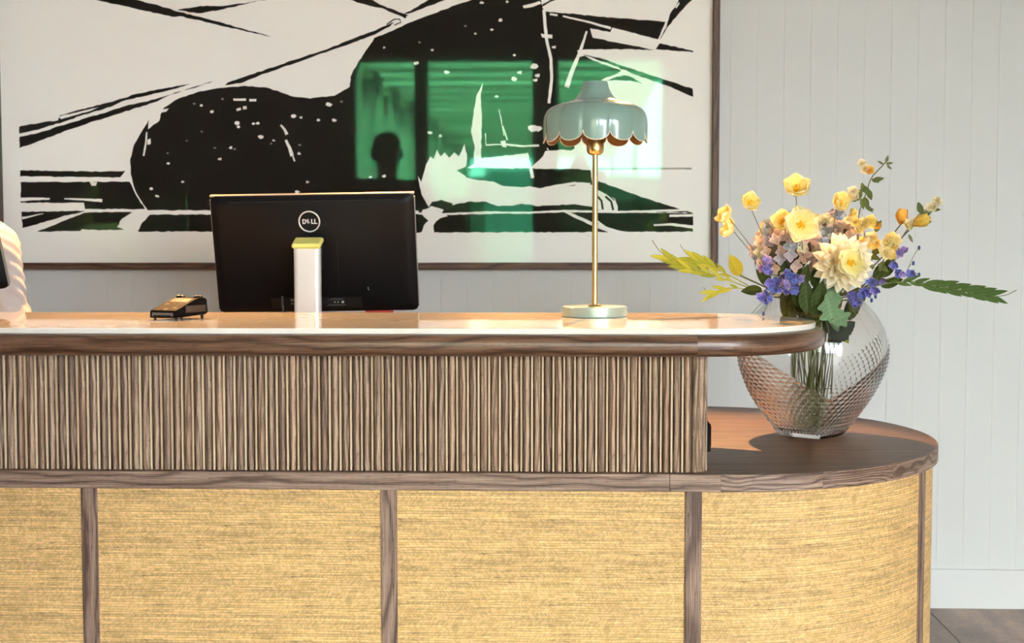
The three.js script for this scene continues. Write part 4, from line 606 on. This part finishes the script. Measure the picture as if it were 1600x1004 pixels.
fern('long yellow-green fern frond reaching furthest left', [[1042, 402], [1075, 418], [1110, 428], [1150, 442], [1185, 455, 0.05]], 3.30, 14, 0, 91, 0.8);
fern('short yellow-green fern frond above the long one at the left', [[1082, 404], [1110, 414], [1140, 430], [1180, 452, 0.05]], 3.34, 9, 0, 93, 0.85);
fern('drooping yellow-green fern frond lowest at the left', [[1112, 459], [1130, 452], [1155, 450], [1190, 462, 0.05]], 3.32, 6, 0, 95, 0.7);
fern('dark green fern frond reaching far right over the white wall', [[1556, 463], [1510, 455], [1460, 446], [1420, 440], [1370, 446], [1330, 462, 0.05]], 3.30, 18, 2, 97, 0.95);
// broad leaves in the neck and inside the glass
const BROAD = leafGeo({ len: 0.11, wid: 0.05, curl: 0.35, cup: 0.25, c0: S(40, 58, 22), c1: S(78, 96, 40) }), IVY = leafGeo({ len: 0.075, wid: 0.062, curl: 0.35, cup: 0.15, c0: S(96, 132, 92), c1: S(140, 170, 128), lobes: 2.2, tip: 0.6 }), HOLLY = leafGeo({ len: 0.075, wid: 0.05, curl: 0.3, cup: 0.25, c0: S(24, 46, 26), c1: S(42, 66, 40), serr: 0.3 }), YLEAF = leafGeo({ len: 0.035, wid: 0.02, curl: 0.3, cup: 0.2, c0: S(140, 140, 30), c1: S(170, 170, 60) });
function leafStem(label, list, geo, seed, group) {
  const h = at(list[0][0], list[0][1], list[0][5] || 3.3), f = flower('leaf_stem', label, 'foliage', h, group), r = rng(seed);
  for (const [x, y, dx, dy, s, d] of list) { const e = f.put('leaf', geo, mLeaf, at(x, y, d || 3.3), along(V(dx, -dy, 0.12), V((r() - 0.5) * 0.6, 0.1, 1))); e.scale.setScalar(s); }
  f.stem(h, 0.0024, mStem);
}
leafStem('stem of long dark green leaves in the left of the vase neck', [[1258, 500, -0.1, -1, 1, 3.3], [1270, 510, 0.1, -1, 1.05, 3.32], [1248, 492, -0.25, -1, 0.8, 3.34], [1285, 500, 0.2, -1, 0.95, 3.36], [1240, 505, -0.5, -1, 0.8, 3.38], [1262, 488, -0.15, -1, 0.75, 3.25], [1276, 492, 0.1, -1, 0.8, 3.25], [1252, 480, -0.3, -1, 0.6, 3.26], [1290, 480, 0.25, -1, 0.6, 3.28]], BROAD, 3);
leafStem('stem of short dark leaves filling the gap under the hydrangea', [[1205, 446, -0.6, -0.6, 0.55, 3.3], [1222, 440, 0.1, -1, 0.5, 3.31], [1238, 440, 0.4, -0.9, 0.5, 3.3], [1190, 452, -1, 0.1, 0.5, 3.32], [1255, 446, 0.2, -1, 0.5, 3.27], [1272, 448, 0.1, -1, 0.5, 3.27]], BROAD, 13);
leafStem('stem of short green leaves between the dahlia and the right delphinium', [[1368, 440, 0.3, -1, 0.5, 3.3], [1378, 432, 0.7, -0.8, 0.45, 3.31], [1388, 424, 0.1, -1, 0.45, 3.32], [1376, 446, 1, -0.3, 0.5, 3.33]], BROAD, 15);
leafStem('single broad yellow-green leaf standing up behind the left fern', [[1156, 430, -0.55, -1, 1.7, 3.34]], YLEAF, 17);
leafStem('stem of pale grey-green lobed leaves in the middle of the vase neck', [[1300, 498, -0.3, -1, 0.9, 3.24], [1296, 505, 0.9, -0.5, 0.75, 3.25], [1298, 470, 0.1, -1, 0.8, 3.26], [1290, 470, -0.4, -0.8, 0.6, 3.26]], IVY, 5);
leafStem('stem of dark toothed leaves inside the glass below the rim', [[1298, 530, 1, -0.75, 0.95, 3.3], [1312, 512, -0.35, 1, 0.75, 3.31], [1300, 520, -0.6, -0.8, 0.6, 3.34]], HOLLY, 7);
leafStem('stem of small yellowing leaves inside the glass', [[1315, 520, 0.6, 1, 0.9, 3.32]], YLEAF, 9);
leafStem('stem of long dark green leaves at the right of the vase neck', [[1325, 500, 0.25, -1, 0.75, 3.4], [1335, 480, 0.5, -1, 0.55, 3.42], [1300, 490, 0.1, -1, 0.8, 3.45]], BROAD, 11);
// ------------------------------------------------------------------ people
function iso(min, max, n, fn) {
  const mc = new MarchingCubes(n, new THREE.MeshBasicMaterial(), false, false, 260000); mc.isolation = 0; const hs = n / 2;
  for (let z = 0; z < n; z++) for (let y = 0; y < n; y++) for (let x = 0; x < n; x++) { const p = [lerp(min[0], max[0], ((x - hs) / hs + 1) / 2), lerp(min[1], max[1], ((y - hs) / hs + 1) / 2), lerp(min[2], max[2], ((z - hs) / hs + 1) / 2)]; mc.field[n * n * z + n * y + x] = -fn(p[0], p[1], p[2]) * 10; }
  mc.update(); const c = mc.count, a = mc.positionArray.slice(0, c * 3);
  for (let i = 0; i < c; i++) for (let k = 0; k < 3; k++) a[3 * i + k] = lerp(min[k], max[k], (a[3 * i + k] + 1) / 2);
  const g = new THREE.BufferGeometry(); g.setAttribute('position', new THREE.BufferAttribute(a, 3)); const m = mergeVertices(g, 1e-5); m.computeVertexNormals(); return m;
}
const smin = (a, b, k) => { const h = clamp(0.5 + 0.5 * (b - a) / k, 0, 1); return lerp(b, a, h) - k * h * (1 - h); };
function cap(p, a, b, ra, rb, sz = 1) { const ax = a[0], ay = a[1], az = a[2] / sz, dx = b[0] - ax, dy = b[1] - ay, dz = b[2] / sz - az, px = p[0] - ax, py = p[1] - ay, pz = p[2] / sz - az, t = clamp((px * dx + py * dy + pz * dz) / (dx * dx + dy * dy + dz * dz + 1e-9), 0, 1); return Math.hypot(px - dx * t, py - dy * t, pz - dz * t) - lerp(ra, rb, t); }
const field = (bones, k, grow = 0) => (x, y, z) => { let d = 9; const p = [x, y, z]; for (const [a, b, ra, rb, sz] of bones) d = smin(d, cap(p, a, b, ra, rb, sz || 1), k); return d - grow; };
function person(label, pos, turn, height, cols, arms) {
  const s = height / 1.7, o = thing('person', label, 'person', pos, turn);
  const torso = [[[-0.07, 0.95, 0], [0.07, 0.95, 0], 0.115, 0.115, 0.85], [[0, 1.0, 0], [0, 1.16, 0], 0.135, 0.13, 0.8], [[-0.075, 1.27, 0], [0.075, 1.27, 0], 0.12, 0.12, 0.85], [[-0.15, 1.385, -0.01], [0.15, 1.385, -0.01], 0.062, 0.062], [[0, 1.38, -0.01], [0, 1.5, 0.0], 0.062, 0.052]];
  const armB = [], legB = [], handB = [];
  for (const sd of [-1, 1]) {
    const [e, w] = arms(sd); const sh = [sd * 0.178, 1.375, -0.01]; armB.push([sh, e, 0.058, 0.043], [e, w, 0.042, 0.029]);
    legB.push([[sd * 0.085, 0.92, 0], [sd * 0.095, 0.5, 0.01], 0.088, 0.06], [[sd * 0.095, 0.5, 0.01], [sd * 0.1, 0.09, -0.02], 0.058, 0.04], [[sd * 0.1, 0.05, -0.04], [sd * 0.115, 0.035, 0.14], 0.042, 0.034]);
    const dv = [w[0] - e[0], w[1] - e[1], w[2] - e[2]], L = Math.hypot(...dv), u = dv.map((q) => q / L), side = V(...u).cross(V(sd, 0, 0.3)).normalize(), P = (t, q, c = 0) => [w[0] + u[0] * t + side.x * q - sd * c, w[1] + u[1] * t + side.y * q, w[2] + u[2] * t + side.z * q];
    handB.push([P(0.0, 0), P(0.05, 0), 0.026, 0.027], [P(0.04, -0.02), P(0.075, -0.028), 0.016, 0.012], [P(0.04, 0.02), P(0.075, 0.026), 0.016, 0.012]);
    [[-0.03, 0.068], [-0.011, 0.08], [0.009, 0.076], [0.028, 0.06]].forEach(([q, l]) => handB.push([P(0.07, q), P(0.07 + l * 0.55, q * 1.05, 0.008), 0.0095, 0.0085], [P(0.07 + l * 0.55, q * 1.05, 0.008), P(0.07 + l, q, 0.024), 0.0085, 0.007]));
    handB.push([P(0.015, 0.03), P(0.06, 0.055, 0.012), 0.012, 0.01], [P(0.06, 0.055, 0.012), P(0.085, 0.055, 0.022), 0.0095, 0.008]);
  }
  const bb = (list, m) => { const lo = [9, 9, 9], hi = [-9, -9, -9]; for (const [a, b, ra, rb] of list) for (const q of [a, b]) for (let k = 0; k < 3; k++) { lo[k] = Math.min(lo[k], q[k] - Math.max(ra, rb) - m); hi[k] = Math.max(hi[k], q[k] + Math.max(ra, rb) + m); } return [lo, hi]; };
  const all = [...torso, ...armB, ...legB], [l0, h0] = bb(all, 0.04); const geos = [iso(l0, h0, 84, field(all, 0.035))];
  for (const half of [handB.slice(0, handB.length / 2), handB.slice(handB.length / 2)]) { const [a, b] = bb(half, 0.02); geos.push(iso(a, b, 48, field(half, 0.006))); }
  const hd = [[[0, 1.6, 0.0], [0, 1.635, 0.0], 0.071, 0.072, 1.28], [[0, 1.545, 0.045], [0, 1.56, 0.05], 0.04, 0.05], [[0, 1.45, 0.0], [0, 1.56, 0.005], 0.052, 0.05], [[0, 1.605, 0.09], [0, 1.575, 0.107], 0.009, 0.014], [[-0.071, 1.575, 0], [-0.076, 1.605, -0.008], 0.012, 0.016], [[0.071, 1.575, 0], [0.076, 1.605, -0.008], 0.012, 0.016], [[-0.02, 1.545, 0.083], [0.02, 1.545, 0.083], 0.009, 0.009]];
  const [la, lb] = bb(hd, 0.04); geos.push(iso(la, lb, 64, field(hd, 0.016)));
  const body = part('body', mergeGeometries(geos.map((g) => { const q = g.toNonIndexed(); return q; })), std(cols.skin, 0.6), o);
  for (const sd of [-1, 1]) part('eye', new THREE.SphereGeometry(0.0105, 10, 8), std(C(0.05, 0.04, 0.03), 0.2), body, [sd * 0.031, 1.613, 0.086]);
  const [hl, hh] = [[-0.13, 1.52, -0.16], [0.13, 1.76, 0.14]];
  part('hair', iso(hl, hh, 48, (x, y, z) => { const q = Math.hypot(x / 0.95, y - 1.632, z / 1.25) - 0.082, cut = Math.max(-(y - 1.655 - (z > 0.0 ? 0 : z * 0.9)), -(0.03 - z) * 0); return Math.max(q, z > 0.02 ? 1.66 - y + (z - 0.02) * 0.15 : (1.655 - y) + z * 1.1 + 0.0); }), std(cols.hair, 0.7), o);
  const shirtB = [...torso.slice(0, 4), ...armB.map(([a, b, ra, rb]) => [a, b, ra, rb])], [sl, shh] = bb(shirtB, 0.06), sf = field(shirtB, 0.04, 0.017);
  part('shirt', iso(sl, shh, 96, (x, y, z) => { const ax = Math.abs(x), n = ax > 0.15 ? 0.006 * Math.sin(y * 62 + ax * 95 + z * 40 + 3 * Math.sin(y * 17)) + 0.003 * Math.sin(y * 150 - z * 110) : 0.004 * Math.sin(x * 40 + y * 26) * Math.sin(y * 18 + z * 20); return Math.max(sf(x, y, z) + n * 0.7, 0.9 - y - (ax > 0.2 ? 0.25 : 0)); }), std(cols.shirt, 0.75), o);
  const [tl, th] = bb(legB, 0.05), tf = field(legB.filter((_, i) => i % 3 < 2), 0.03, 0.02), pf = field(torso.slice(0, 1), 0.02, 0.015);
  part('trousers', iso([tl[0], 0.04, -0.2], [th[0], 1.08, 0.2], 72, (x, y, z) => Math.max(smin(tf(x, y, z), pf(x, y, z), 0.05), 0.07 - y, y - 1.02)), std(cols.trousers, 0.8), o);
  for (const sd of [-1, 1]) part('shoe', new THREE.SphereGeometry(1, 16, 10).scale(0.05, 0.045, 0.14), std(C(0.02, 0.018, 0.016), 0.35), o, [sd * 0.108, 0.044, 0.045]);
  o.scale.setScalar(s); return o;
}
person('person in a white long-sleeved shirt standing behind the desk at the left edge', [-1.93, 0, -4.16], 0.1, 1.575, { skin: C(0.52, 0.33, 0.24), hair: C(0.03, 0.02, 0.015), shirt: C(0.80, 0.72, 0.68), trousers: C(0.03, 0.03, 0.04) }, (sd) => [[sd * 0.225, 1.11, -0.02], [sd * 0.19, 1.02, 0.17]]);
person('person in dark clothes standing in the room, seen only mirrored in the picture glass', [-1.06, 0, -1.38], Math.PI * 0.9, 1.92, { skin: C(0.35, 0.22, 0.16), hair: C(0.02, 0.015, 0.012), shirt: C(0.02, 0.02, 0.022), trousers: C(0.02, 0.02, 0.025) }, (sd) => [[sd * 0.24, 1.11, -0.02], [sd * 0.24, 0.88, 0.05]]);

renderer.render(scene, camera);
